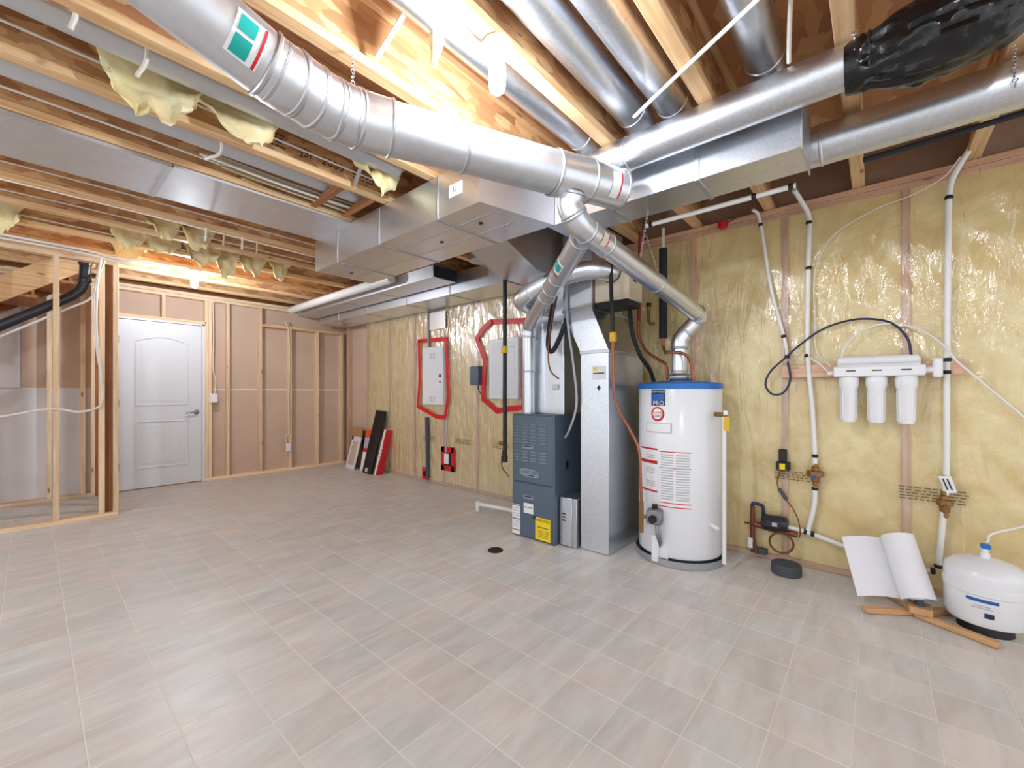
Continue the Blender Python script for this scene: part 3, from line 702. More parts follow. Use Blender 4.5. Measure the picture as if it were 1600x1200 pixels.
def tubelabel(name, c, d, r, ang, wd, arc, mat, par):
    d = Vector(d).normalized(); a, u = frame(d); vs = []
    for i in range(9):
        t_ = R(ang-arc/2+arc*i/8); e = a*math.cos(t_)+u*math.sin(t_)
        for s_ in (-1, 1): vs.append(Vector(c)+e*(r+.002)+d*s_*wd/2)
    mb = MB(); mb.add(vs, [(2*i, 2*i+1, 2*i+3, 2*i+2) for i in range(8)]); return mb.build(name, mat, par, fix=False)
# the camera-facing underside of the pipe is around -135 degrees in the section frame
vd = Vector((1.71, .12, -.405)).normalized(); vc = Vector((.475, 1.4475, 2.2083))
l = tubelabel('label', vc-vd*.065, vd, .099, -25, .085, 72, 'label_white', vp)
tubelabel('label_block', vc-vd*.075, vd, .1005, -8, .045, 26, 'teal', l); tubelabel('label_block', vc-vd*.075, vd, .1005, -42, .045, 30, 'teal', l); tubelabel('label_rule', vc-vd*.032, vd, .1005, -25, .008, 70, 'red_label', l)
l = tubelabel('label', T0+dv*.2, dv, .096, -20, .055, 70, 'label_white', vp); tubelabel('label_rule', T0+dv*.225, dv, .0975, -20, .008, 70, 'red_label', l)
hf = flue('heater_flue', 'silver flue pipe sloping down from the tee to the water heater',
     [([tuple(T0+Vector((0, 0, -.08))), (1.695, 1.108, 2.075), (1.715, 1.10, 2.03)], .062, 'galv_shiny', 3), ([(1.715, 1.10, 2.03), (1.75, 1.094, 1.998), (1.82, 1.088, 1.976)], .062, 'galv_shiny', 3), ([(1.82, 1.088, 1.976), (1.98, 1.072, 1.946)], .061, 'galv_shiny', 0),
      ([(1.98, 1.072, 1.946), (2.52, 1.02, 1.845)], .057, 'galv_shiny', 0), ([(2.52, 1.02, 1.845), (3.09, .964, 1.738)], .056, 'galv_shiny', 0), ([(3.09, .964, 1.738), (3.135, .962, 1.725), (3.15, .975, 1.695)], .058, 'galv_shiny', 4), ([(3.15, .975, 1.695), (3.125, 1.05, 1.61)], .054, 'galv', 0),
      ([(3.125, 1.05, 1.61), (3.107, 1.083, 1.56), (3.105, 1.087, 1.50)], .056, 'galv_shiny', 4), ([(3.105, 1.087, 1.50), (3.105, 1.087, 1.325)], .052, 'galv_shiny', 0)])
l = tubelabel('label', (1.9, 1.08, 1.96), (1, -.1, -.19), .062, -20, .05, 60, 'cream', hf); tubelabel('label_rule', (1.92, 1.078, 1.957), (1, -.1, -.19), .0632, -20, .007, 60, 'red_label', l)
q0 = Vector((1.86, 1.15, 1.965)); q1 = Vector((2.70, 2.155, 1.735)); qd = (q1-q0)
ff = flue('furnace_flue', 'silver flue pipe sloping down from the tee to the furnace',
     [([tuple(q0), tuple(q0+qd*.34)], .058, 'aluminium', 0), ([tuple(q0+qd*.34), tuple(q0+qd*.46)], .059, 'galv_shiny', 0), ([tuple(q0+qd*.46), tuple(q0+qd*.56)], .058, 'galv_shiny', 0), ([tuple(q0+qd*.56), tuple(q1)], .054, 'galv_shiny', 0),
      ([tuple(q1), (2.72, 2.18, 1.70), (2.725, 2.19, 1.64)], .056, 'galv', 4), ([(2.725, 2.19, 1.64), (2.725, 2.19, 1.35)], .052, 'galv', 0), ([(2.725, 2.19, 1.35), (2.725, 2.19, 1.003)], .051, 'galv', 0)])
l = tubelabel('label', q0+qd*.2, qd, .058, 200, .12, 70, 'label_white', ff); tubelabel('label_block', q0+qd*.2, qd, .0592, 212, .07, 34, 'teal', l); tubelabel('label_block', q0+qd*.2, qd, .0592, 182, .07, 16, 'teal', l); tubelabel('label_rule', q0+qd*.26, qd, .0592, 200, .01, 70, 'red_label', l)

# hanger chains
def chain(label, p, q, s_=.018, group='hanger chains'):
    p = Vector(p); q = Vector(q); d = q-p; n = max(2, int(d.length/(s_*1.15))); mb = MB(); a, c = frame(d)
    for k in range(n):
        mb.torus(p+d*(k+.5)/n, a if k % 2 else c, s_*.42, s_*.11, 8, 5)
    o = mb.build('hanger_chain', 'galv_dull'); tag(o, label, 'chain', group)
chain('steel chain holding up the fat vent pipe', (.80, 1.50, 2.47), (.80, 1.49, 2.29))
chain('steel chain looped under the black bagged duct end', (1.93, .06, 2.47), (1.905, .06, 2.37))
chain('steel chain under the large round duct beside the wall end', (2.40, -.385, 2.468), (2.388, -.385, 2.30))
chain('thin chain from the narrow trunk down to the heater flue', (2.30, .98, 2.206), (2.36, 1.06, 1.93), .014)
chain('thin chain hanging beside the black foam pipe sleeve', (2.62, 1.13, 2.20), (2.56, 1.02, 1.90), .014)

# ------------------------------------------------------------------ tubes, gas and water lines
def line(name, label, pts, r, mat, cat, k=6, n=10, group=None):
    o = MB().tube(smooth(pts, k) if k else pts, r, n).build(name, mat); return tag(o, label, cat, group)
def lineT(name, label, pts, r, mat, cat, k=6, n=10, group=None):
    P_ = smooth(pts, k) if k else [Vector(p) for p in pts]; lo = min(P_, key=lambda p: p.z)
    t = thing(name, label, cat, tuple(lo), group); MB().tube(P_, r, n).build('pipe', mat, t); return t
t = lineT('gas_pipe', 'black iron gas pipe dropping to the left of the furnace', [(2.58, 2.325, 2.30), (2.58, 2.325, .62)], .017, 'black', 'pipe', 0)
bx('valve', 'yellow_paint', (2.555, 2.60, 2.305, 2.35, 1.50, 1.56), t, .006); MB().tube([(2.58, 2.325, .75), (2.60, 2.40, .75)], .016, 10).build('tee', 'brass', t); MB().lathe([(.024, 0), (.024, .05), (0, .05)], (2.58, 2.325, .60), 12).build('drip_cap', 'black', t)
line('furnace_wire', 'thin black wire looping beside the furnace gas pipe', [(2.59, 2.345, 1.45), (2.585, 2.35, 1.1), (2.58, 2.33, .8), (2.575, 2.36, .58), (2.60, 2.30, .48)], .004, 'black', 'wire')
t = lineT('heater_gas_line', 'black hose and copper gas tube leading to the heater valve', [(2.66, 1.40, 2.16), (2.665, 1.40, 1.85), (2.68, 1.395, 1.60)], .014, 'black', 'gas line', 4)
bx('shutoff', 'yellow_paint', (2.66, 2.70, 1.375, 1.415, 1.53, 1.60), t, .006); MB().tube([(2.68, 1.395, 1.53), (2.68, 1.395, 1.48)], .012, 10).build('nut', 'brass', t)
MB().tube(smooth([(2.68, 1.395, 1.48), (2.69, 1.395, 1.25), (2.71, 1.38, 1.08), (2.74, 1.30, .92), (2.745, 1.235, .78), (2.745, 1.22, .55), (2.745, 1.215, .42)], 6), .0095, 10).build('copper_tube', 'copper', t)
MB().tube([(2.745, 1.215, .43), (2.745, 1.215, .30), (2.745, 1.215, .22)], .014, 10).build('fitting', 'brass', t); MB().tube([(2.745, 1.215, .33), (2.765, 1.17, .33)], .012, 10).build('elbow', 'brass', t)
t = lineT('cold_water_pipe', 'red brown water pipe bending into copper at the heater top', [(3.2, 1.43, 2.46), (3.2, 1.44, 1.75)], .013, 'red_pipe', 'pipe', 0)
MB().tube(smooth([(3.2, 1.44, 1.75), (3.2, 1.435, 1.62), (3.19, 1.37, 1.50), (3.17, 1.27, 1.43), (3.15, 1.20, 1.38), (3.15, 1.19, 1.255)], 6), .011, 10).build('copper_bend', 'copper', t)
t = lineT('hot_water_pipe', 'black foam sleeved hot water pipe above the heater', [(3.25, 1.262, 2.30), (3.25, 1.262, 1.60)], .031, 'foam_black', 'pipe', 0, 16)
MB().tube(smooth([(3.25, 1.262, 1.61), (3.25, 1.255, 1.52), (3.14, 1.20, 1.475), (3.035, 1.15, 1.47), (3.02, 1.03, 1.45), (3.05, .985, 1.38), (3.06, .975, 1.255)], 6), .011, 10).build('copper_bend', 'copper', t)
MB().tube([(3.25, 1.262, 2.30), (3.25, 1.262, 2.46)], .012, 10).build('upper_tube', 'white_pipe', t)
bl = MB().tube([(3.24, 1.33, 1.72), (3.24, 1.36, 1.72), (3.24, 1.375, 1.74), (3.24, 1.375, 1.86)], .012, 10).build('bleed_valve', 'brass', t); MB().lathe([(.02, 0), (.02, .03), (0, .03)], (3.24, 1.375, 1.86), 12).build('cap', 'black', bl)
line('refrigerant_hose', 'black rubber hose drooping behind the return drop to the heater', [(3.0, 1.42, 1.80), (3.0, 1.40, 1.62), (3.06, 1.36, 1.45), (3.16, 1.33, 1.35), (3.2, 1.31, 1.24)], .016, 'foam_black', 'hose')
line('foam_hose', 'black foam hose loop hanging in front of the plenum', [(2.66, 1.86, 1.97), (2.67, 1.93, 1.72), (2.70, 1.97, 1.55), (2.70, 1.93, 1.50), (2.70, 1.86, 1.60), (2.71, 1.80, 1.74)], .019, 'foam_black', 'hose')
line('copper_lineset', 'thin copper line hanging beside the foam hose loop', [(2.65, 1.845, 1.98), (2.65, 1.90, 1.75), (2.66, 1.94, 1.5), (2.66, 1.92, 1.35), (2.69, 1.86, 1.28)], .006, 'copper_dull', 'tube')
line('flex_conduit', 'grey flexible conduit running down to the furnace side', [(2.70, 1.80, 2.1), (2.70, 1.79, 1.75), (2.69, 1.73, 1.4), (2.69, 1.70, 1.15), (2.70, 1.72, 1.02), (2.74, 1.80, .88), (2.76, 1.852, .82)], .009, 'label_grey', 'conduit')
# white water pipes on the insulated wall
def pex(label, pts, rings=(), r=.0145):
    t = lineT('water_pipe', label, pts, r, 'pvc_white', 'pipe', 5, 12, 'white plastic water pipes')
    for p, d in rings: MB().ring(p, d, r, .022, 14, .004).build('crimp_ring', 'black', t)
    return t
XP = 3.385
pex('white water pipe passing behind the blue tube loop to the brass valve', [(3.2, .40, 2.47), (3.32, .37, 2.42), (XP, .338, 2.33), (XP, .342, 2.148), (XP, .349, 1.488), (XP, .321, 1.063), (XP, .31, .80), (XP, .307, .70)], [((XP, .34, 2.3), (0, 0, 1)), ((XP, .342, 2.0), (0, 0, 1)), ((XP, .348, 1.42), (0, 0, 1)), ((XP, .308, .76), (0, 0, 1))])
pex('short white water pipe rising from the floor tee to the brass valve', [(XP, .307, .56), (XP, .31, .45), (XP, .33, .33), (XP, .345, .262)], [((XP, .307, .545), (0, 0, 1))])
pex('long white water pipe beside the filter running down to the floor', [(3.30, -.40, 2.52), (3.34, -.34, 2.42), (XP, -.306, 2.30), (XP, -.301, 1.946), (XP, -.296, 1.369), (XP, -.294, .717), (XP, -.281, .461), (XP, -.261, .175)], [((XP, -.304, 2.27), (0, 0, 1)), ((XP, -.297, 1.36), (0, 0, 1)), ((XP, -.296, 1.29), (0, 0, 1)), ((XP, -.294, .70), (0, 0, 1)), ((XP, -.262, .19), (0, 0, 1))])
pex('slanting white water pipe ending at the wall board', [(3.33, .66, 2.46), (XP, .625, 2.394), (XP, .558, 1.906), (XP, .478, 1.542), (XP, .46, 1.41)], [((XP, .62, 2.36), (0, 0, 1)), ((XP, .482, 1.56), (0, 0, 1)), ((XP, .462, 1.42), (0, 0, 1))], .011)
pex('white water pipe running low along the wall from pump to corner', [(3.36, .47, .268), (XP, .345, .247), (XP, .061, .18), (XP, -.071, .16), (XP, -.24, .155)], [((XP, .36, .25), (0, 1, 0)), ((XP, .32, .243), (0, 1, 0)), ((XP, -.24, .156), (0, 1, 0))])
pex('white water pipe fixed level under the narrow trunk', [(2.46, .30, 2.19), (2.46, 1.06, 2.19)], [((2.46, .32, 2.19), (0, 1, 0)), ((2.46, .48, 2.19), (0, 1, 0)), ((2.46, 1.03, 2.19), (0, 1, 0))], .013)
line('low_voltage_cable', 'thin cream cable sagging along the top of the insulated wall', [(3.30, -.34, 2.45), (3.35, -.28, 2.38), (3.385, -.15, 2.33), (3.395, .0, 2.30), (3.395, .20, 2.20), (3.395, .29, 2.05), (3.395, .315, 1.9), (3.395, .31, 1.65), (3.385, .30, 1.45), (3.345, .22, 1.34)], .004, 'cable_white', 'cable')
line('copper_line', 'thin copper line and black sleeve under the large round duct', [(2.62, -1.2, 2.33), (2.62, -.45, 2.30), (2.60, .05, 2.28)], .012, 'foam_black', 'tube')
t = thing('wire_nut', 'small red plastic wire nut on the wall top beside a joist end', 'wire nut', (3.40, .87, 2.40))
MB().lathe([(.018, 0), (.035, .012), (.035, .05), (.02, .06), (0, .06)], n=6, M=Matrix.Translation((3.40, .87, 2.40))).build('shell', 'red_label', t); MB().tube(smooth([(3.40, .86, 2.43), (3.38, .75, 2.46), (3.34, .62, 2.52)], 4), .004, 6).build('wire', 'copper_dull', t)
# brass valves
def valve(label, y, z, s_=1.0, tagc=None):
    t = thing('shutoff_valve', label, 'valve', (XP, y, z-.05))
    MB().lathe([(.012, -.075), (.016, -.07), (.016, -.045), (.022, -.04), (.024, -.01), (.038*s_, -.005), (.038*s_, .025), (.022, .03), (.022, .05), (.015, .055), (.015, .075)], (XP, y, z), 16).build('body', 'brass', t)
    MB().tube([(XP, y, z), (XP-.05, y, z-.01)], .012, 10).build('stem', 'blue_label' if not tagc else 'brass', t)
    if tagc:
        MB().prism([(XP-.03, y+.03, z+.16), (XP-.03, y-.02, z+.17), (XP-.035, y-.045, z+.08), (XP-.035, y-.005, z+.07)], (-.002, 0, 0)).build('paper_tag', 'label_white', t)
        for q in range(2): MB().bar((XP-.0365, y+.012-.018*q, z+.15), (XP-.0395, y-.008-.018*q, z+.09), .006, .0015, 0, (1, 0, 0)).build('print_bar', 'ink', t)
valve('round brass shutoff valve with a blue stem on the white pipe', .305, .635, 1.25)
valve('brass valve with a white paper tag on the long white pipe', -.288, .545, .9, True)
# wall box with yellow sticker, sensor wire
t = thing('power_adapter', 'black power adapter with yellow sticker on the insulated wall', 'adapter', (3.39, .49, .64))
bx('body', 'black', (3.37, 3.418, .445, .527, .645, .70), t, .004); bx('plug_block', 'black', (3.38, 3.415, .465, .512, .70, .785), t, .004); bx('sticker', 'yellow_label', (3.3685, 3.37, .472, .505, .65, .69), t)
t = lineT('sensor_wire', 'thin brown wire with inline sensor running to the pump', [(3.385, .50, .645), (3.39, .52, .57), (3.39, .515, .52), (3.385, .49, .47), (3.38, .44, .41), (3.37, .40, .33), (3.36, .385, .25), (3.35, .39, .21)], .004, 'copper_dull', 'wire')
MB().bar((3.385, .51, .515), (3.382, .465, .445), .022, .022, .004).build('inline_sensor', 'rubber_grey', t)
t = thing('circulation_pump', 'small black pump with copper fittings low on the wall', 'pump', (3.36, .52, .02))
pb = MB().lathe([(0, -.09), (.04, -.09), (.052, -.07), (.055, 0), (.052, .05), (.04, .065), (0, .065)], n=8, M=Matrix.Translation((3.34, .515, .285)) @ Matrix.Rotation(R(90), 4, 'X') @ Matrix.Rotation(R(22), 4, 'Z')).build('motor_housing', 'abs_black', t)
bx('sticker', 'label_grey', (3.283, 3.286, .505, .535, .275, .30), pb)
MB().tube([(3.36, .68, .25), (3.36, .57, .238), (3.36, .40, .225)], [.018, .022, .02], 12).build('copper_body', 'copper_dull', t)
MB().tube([(3.36, .665, .37), (3.36, .665, .26), (3.36, .665, .15), (3.37, .64, .04)], [.014, .016, .016, .012], 12).build('riser', 'copper_dull', t)
MB().tube(smooth([(3.36, .60, .30), (3.36, .60, .375), (3.36, .63, .39), (3.36, .665, .385), (3.36, .665, .30)], 4), .012, 10).build('blue_tube', 'navy', t)
MB().torus((3.345, .49, .155), (1, .1, 0), .068, .007, 32, 8).build('copper_coil', 'copper_dull', t)
MB().torus((3.36, .685, .245), (.3, 0, 1), .03, .006, 20, 8).build('handwheel', 'copper_dull', t)
bx('bracket', 'rubber_grey', (3.37, 3.42, .58, .68, .038, .075), t, .004); bx('paper_tag', 'label_white', (3.335, 3.337, .66, .69, .08, .15), t)

# filter on a board
bd = MB().box(XW-.045, XW-.012, -.363, .497, 1.275, 1.36, .002).build('mounting_board', 'pink_y'); tag(bd, 'level wooden board on the insulated wall behind the filter', 'board')
t = thing('water_filter', 'white three-canister water filter mounted on the board', 'water filter', (3.325, .005, .99))
mf = bx('manifold', 'white_plastic', (3.265, 3.385, -.205, .205, 1.272, 1.335), t, .006); bx('bracket', 'white_plastic', (3.345, 3.385, -.19, .19, 1.335, 1.385), t, .004)
MB().tube([(3.355, .185, 1.372), (3.355, -.18, 1.372)], .028, 16).build('membrane_tube', 'white_plastic', t)
for y in (.12, 0, -.125): bx('print_bar', 'ink', (3.2635, 3.265, y-.022, y+.022, 1.303, 1.310), mf)
for y in (.133, .003, -.127):
    c = MB().lathe([(.044, 1.272), (.05, 1.262), (.05, 1.225), (.045, 1.205), (.040, 1.19), (.038, 1.02), (.034, .996), (0, .994)], (3.322, y, 0), 24).build('canister', 'white_plastic', t)
    for a in range(0, 360, 45): MB().tube([(3.322+.0395*math.cos(R(a)), y+.0395*math.sin(R(a)), 1.19), (3.322+.0375*math.cos(R(a)), y+.0375*math.sin(R(a)), 1.01)], .0035, 6).build('rib', 'white_plastic', c)
MB().tube([(3.325, -.205, 1.305), (3.325, -.26, 1.305)], .018, 12).build('elbow_fitting', 'white_plastic', t); bx('check_valve', 'white_plastic', (3.30, 3.35, -.275, -.235, 1.26, 1.37), t, .008); MB().tube([(3.325, .205, 1.30), (3.325, .235, 1.295)], .014, 10).build('inlet_fitting', 'white_plastic', t)
line('blue_tube', 'dark blue plastic tube arching over the filter into a loop', [(3.345, -.15, 1.39), (3.36, -.13, 1.50), (3.375, -.05, 1.60), (3.38, .10, 1.632), (3.375, .26, 1.59), (3.37, .38, 1.50), (3.36, .47, 1.41), (3.355, .555, 1.32), (3.355, .585, 1.23), (3.355, .545, 1.165), (3.355, .48, 1.175), (3.355, .44, 1.26), (3.36, .455, 1.385)], .0065, 'navy', 'tube')
line('filter_tube', 'thin white tube arching over the filter towards the tank', [(3.345, .17, 1.375), (3.36, .155, 1.46), (3.37, .08, 1.55), (3.375, -.03, 1.59), (3.37, -.17, 1.55), (3.35, -.28, 1.44), (3.345, -.33, 1.35), (3.355, -.45, 1.20), (3.35, -.60, 1.0), (3.35, -.72, .75), (3.34, -.70, .58), (3.28, -.55, .50), (3.2, -.44, .46), (3.16, -.42, .43), (3.13, -.41, .405)], .0055, 'white_pipe', 'tube')
line('drain_tube', 'pair of thin white tubes from the filter inlet to the tied pipe', [(3.32, .23, 1.30), (3.34, .28, 1.36), (3.37, .335, 1.41), (3.375, .338, 1.5)], .005, 'white_pipe', 'tube')
t = thing('storage_tank', 'squat white pressure tank with blue tap on a black stand', 'tank', (3.12, -.405, 0))
MB().lathe([(0, .035), (.09, .035), (.135, .055), (.146, .085), (.147, .20), (.151, .205), (.151, .235), (.147, .24), (.147, .285), (.142, .305), (.11, .335), (.05, .352), (0, .355)], (3.12, -.405, 0), 48).build('body', 'white_enamel', t)
MB().lathe([(.10, 0), (.092, .04), (.08, .04)], (3.12, -.405, .001), 24).build('stand', 'black', t)
tp = MB().lathe([(.018, .35), (.018, .375), (.012, .38), (.012, .41), (0, .41)], (3.12, -.405, 0), 14).build('tap', 'white_plastic', t); bx('tap_handle', 'blue_paint', (3.10, 3.145, -.425, -.39, .40, .422), tp, .005)
def tpatch(name, a0, a1, z0, z1, mat): return MB().patch((3.12, -.405), .1475, a0, a1, z0, z1).build(name, mat, t)
tpatch('label_band', 148, 190, .175, .19, 'blue_label'); tpatch('print_bar', 160, 180, .155, .160, 'label_grey'); tpatch('print_bar', 155, 183, .145, .149, 'label_grey'); tpatch('logo_mark', 172, 184, .105, .128, 'navy')

# paper roll on its wooden foot
t = thing('paper_roll', 'white paper roll with a hanging sheet tilted on its foot', 'paper roll', (3.08, -.155, .07))
ra = Vector((3.055, -.165, .085)); rb = Vector((3.215, -.085, .365)); rd = (rb-ra).normalized()
mb = MB(); mb.tube([ra, ra], [.03, .072], 32, False); mb.tube([ra, rb], .072, 32, False); mb.tube([rb, rb], [.072, .03], 32, False); mb.tube([ra, rb], .03, 32, False); mb.build('roll', 'paper', t)
mb = MB(); nn = 12; vs = []
a0 = Vector((-.2, .93, .05)); a0 = (a0-rd*a0.dot(rd)).normalized(); c0 = rd.cross(a0).normalized()
if c0.z > 0: c0 = -c0
for i in range(nn+1):
    s_ = i/nn
    base = c0*.0725+a0*(.25*s_)-c0*(.035*s_)+Vector((0, 0, .015*math.sin(s_*3)))
    for q in (ra+rd*.005, rb-rd*.005): vs.append(q+base)
o_ = len(vs); vs += [v+c0*.0012 for v in vs]
mb.add(vs, [(2*i, 2*i+1, 2*i+3, 2*i+2) for i in range(nn)]+[(o_+2*i, o_+2*i+2, o_+2*i+3, o_+2*i+1) for i in range(nn)]); mb.build('loose_sheet', 'paper', t)
t = thing('roll_stand', 'light wooden crossed foot with a dark rod under the paper roll', 'stand', (3.06, -.17, 0))
for (p, q) in (((3.08, -.16, .016), (2.925, .055, .016)), ((3.05, -.15, .016), (2.915, -.425, .016)), ((3.08, -.17, .016), (3.30, -.02, .016)), ((3.08, -.18, .016), (3.30, -.36, .016))): MB().bar(p, q, .042, .028, .005).build('leg', 'wood_tone', t)
bx('block', 'wood_tone', (3.0, 3.10, -.215, -.125, .03, .066), t, .004); MB().tube([ra-rd*.03, ra+rd*.08], .018, 14).build('rod', 'rubber_grey', t)
pk = MB().lathe([(0, .001), (.083, .001), (.085, .006), (.085, .060), (.080, .066), (0, .066)], (3.225, .445, 0), 40).build('foam_puck', 'rubber_grey'); tag(pk, 'thick round grey foam puck on the floor by the pump', 'puck')
dr_ = thing('floor_drain', 'small round dark drain set in the floor', 'drain', (2.272, 2.143, 0))
MB().lathe([(0, .002), (.05, .002), (.055, .001)], (2.272, 2.143, 0), 28).build('grate', 'drain_dark', dr_); MB().torus((2.272, 2.143, .002), (0, 0, 1), .053, .004, 28, 6).build('rim', 'drain_dark', dr_)
t = lineT('condensate_pipe', 'white plastic drain pipe on the floor beside the furnace', [(2.90, 2.97, .075), (2.93, 2.70, .078), (2.95, 2.30, .08)], .019, 'pvc_white', 'pipe', 0, 14)
MB().tube([(2.90, 2.97, .004), (2.90, 2.97, .10)], .023, 14).build('elbow', 'pvc_white', t)

# ------------------------------------------------------------------ electrical on the insulated wall
def tape(label, pts, wd=.05):
    mb = MB(); rnd = random.Random(3); P_ = [Vector((0, y, z)) for y, z in pts]
    for i in range(len(P_)-1):
        d = P_[i+1]-P_[i]; n_ = Vector((0, -d.z, d.y)).normalized()*wd/2; p = P_[i]-d.normalized()*wd*.4; q = P_[i+1]+d.normalized()*wd*.4
        x = XW-.028-.0015*i
        mb.prism([(x, *(p+n_)[1:]), (x, *(q+n_)[1:]), (x, *(q-n_)[1:]), (x, *(p-n_)[1:])], (.002, 0, 0))
    o = mb.build('red_tape', 'red_tape'); tag(o, label, 'tape')
t = thing('network_panel', 'white wall panel with vent slots inside a red tape frame', 'panel', (3.41, 4.30, 1.015))
pn = bx('cover', 'white_paint', (3.385, 3.43, 4.09, 4.515, 1.018, 1.758), t, .004)
for z in (1.64, 1.09):
    for y in (4.335, 4.27): 
        for k in range(3): bx('vent_slot', 'label_grey', (3.3835, 3.385, y-.018, y+.018, z-.03+k*.025, z-.018+k*.025), pn)
for z, r_ in ((1.385, .022), (1.31, .013)): MB().lathe([(0, 0), (r_, 0), (r_, .004), (0, .004)], n=14, M=Matrix.Translation((3.386, 4.15, z)) @ Matrix.Rotation(R(-90), 4, 'Y')).build('lock', 'black', pn)
tape('red sealing tape framing the white panel with vent slots', [(4.60, 1.86), (4.06, 1.845), (4.03, 1.50), (4.01, 1.12), (4.07, .86), (4.25, .87), (4.62, .99), (4.58, 1.35), (4.60, 1.86)])
t = thing('breaker_panel', 'large grey breaker panel behind the black gas pipe', 'panel', (3.41, 3.08, 1.10))
pn = bx('cover', 'white_paint', (3.38, 3.43, 2.86, 3.285, 1.105, 1.765), t, .004); bx('door', 'door_white', (3.374, 3.381, 2.90, 3.245, 1.15, 1.72), pn, .003); bx('latch', 'label_grey', (3.370, 3.374, 2.915, 2.96, 1.655, 1.667), pn)
tape('red sealing tape framing the grey breaker panel', [(3.28, 1.97), (2.78, 1.93), (2.80, 1.45), (2.80, 1.02), (3.0, 1.0), (3.18, .97), (3.40, 1.10), (3.37, 1.55), (3.50, 1.80), (3.40, 1.90), (3.28, 1.97)], .055)
t = thing('power_box', 'small slate grey box with a wire between the two panels', 'box', (3.39, 3.5, 1.26))
bx('body', 'furnace_grey', (3.35, 3.43, 3.43, 3.568, 1.262, 1.478), t, .006); MB().tube(smooth([(3.40, 3.47, 1.262), (3.40, 3.48, 1.22), (3.405, 3.45, 1.17), (3.41, 3.40, 1.12)], 4), .006, 8).build('wire', 'black', t)
t = thing('wall_outlet', 'white outlet in a dark box on a red tape patch', 'outlet', (3.41, 4.02, .27))
bx('box', 'black', (3.396, 3.43, 3.965, 4.085, .265, .43), t, .003); bx('plate', 'white_plastic', (3.390, 3.397, 3.995, 4.08, .285, .415), t, .003)
mb = MB(); 
for (a_, b_, c_, d_) in ((3.895, 3.955, .20, .50), (4.09, 4.15, .20, .50), (3.90, 4.15, .20, .265), (3.91, 4.15, .43, .495)): mb.box(3.400, 3.403, a_, b_, c_, d_)
tag(mb.build('red_tape', 'red_tape'), 'square red tape patch around the white outlet', 'tape')
t = thing('floor_receptacle', 'small black receptacle on red tape near the floor', 'outlet', (3.41, 4.47, .02))
bx('tape_patch', 'red_tape', (3.402, 3.405, 4.40, 4.54, .03, .19), t); MB().lathe([(0, 0), (.035, 0), (.03, .02), (0, .02)], n=18, M=Matrix.Translation((3.402, 4.475, .11)) @ Matrix.Rotation(R(-90), 4, 'Y')).build('socket', 'black', t)
line('grey_conduit', 'flat grey conduit strip between the panel and the floor receptacle', [(3.405, 4.44, .85), (3.405, 4.43, .5), (3.405, 4.42, .06)], .028, 'rubber_grey', 'conduit', 3)
line('outlet_cable', 'thin pale cable from the panel down to the outlet', [(3.40, 4.04, .86), (3.40, 4.045, .6), (3.40, 4.05, .43)], .008, 'label_grey', 'cable', 3)
line('panel_conduit', 'grey conduit rising from the white panel to the ducts', [(3.40, 4.40, 1.76), (3.40, 4.40, 2.0), (3.40, 4.41, 2.22)], .018, 'cast_grey', 'conduit', 3)
t = thing('foil_patch', 'silver foil patch on the wall above the white panel', 'foil', (3.40, 4.2, 1.95)); bx('foil', 'galv_shiny', (3.398, 3.401, 4.06, 4.38, 1.98, 2.20), t)
# boxes on the door wall
for (x, z, lab) in ((1.612, 1.10, 'white switch box on the stud beside the door'), (2.545, .35, 'small white outlet box low on a stud with cable')):
    t = thing('electrical_box', lab, 'electrical box', (x, 6.68, z-.06)); bx('box', 'white_plastic', (x-.035, x+.035, 6.66, 6.73, z-.06, z+.06), t, .004); bx('bracket', 'yellow_paint' if x > 2 else 'white_plastic', (x-.045, x-.035, 6.665, 6.70, z-.065, z+.065), t)
line('door_cable', 'white cable down the stud to the switch box', [(1.60, 6.69, 2.39), (1.605, 6.685, 1.9), (1.60, 6.685, 1.5), (1.63, 6.68, 1.32), (1.615, 6.68, 1.16)], .007, 'cable_white', 'cable')
line('stud_cable', 'white cable stapled down the stud to the low outlet box', [(2.50, 6.69, 2.25), (2.56, 6.688, 2.05), (2.565, 6.688, 1.5), (2.555, 6.688, 1.0), (2.56, 6.688, .6), (2.50, 6.68, .52), (2.53, 6.68, .41)], .007, 'cable_white', 'cable')
line('partition_cable', 'white cable bundle looping down the partition end post', [(.43, 5.47, 2.42), (.41, 5.475, 2.2), (.40, 5.475, 1.8), (.43, 5.475, 1.35), (.44, 5.47, 1.10), (.40, 5.46, 1.03), (.28, 5.46, 1.0), (.1, 5.47, 1.03), (-.3, 5.46, .96), (-.9, 5.46, 1.0)], .010, 'cable_white', 'cable')
line('partition_cable', 'second thinner cable beside the bundle on the end post', [(.46, 5.475, 2.42), (.39, 5.47, 2.1), (.40, 5.47, 1.6), (.45, 5.47, 1.2), (.43, 5.46, 1.06)], .006, 'cable_white', 'cable')
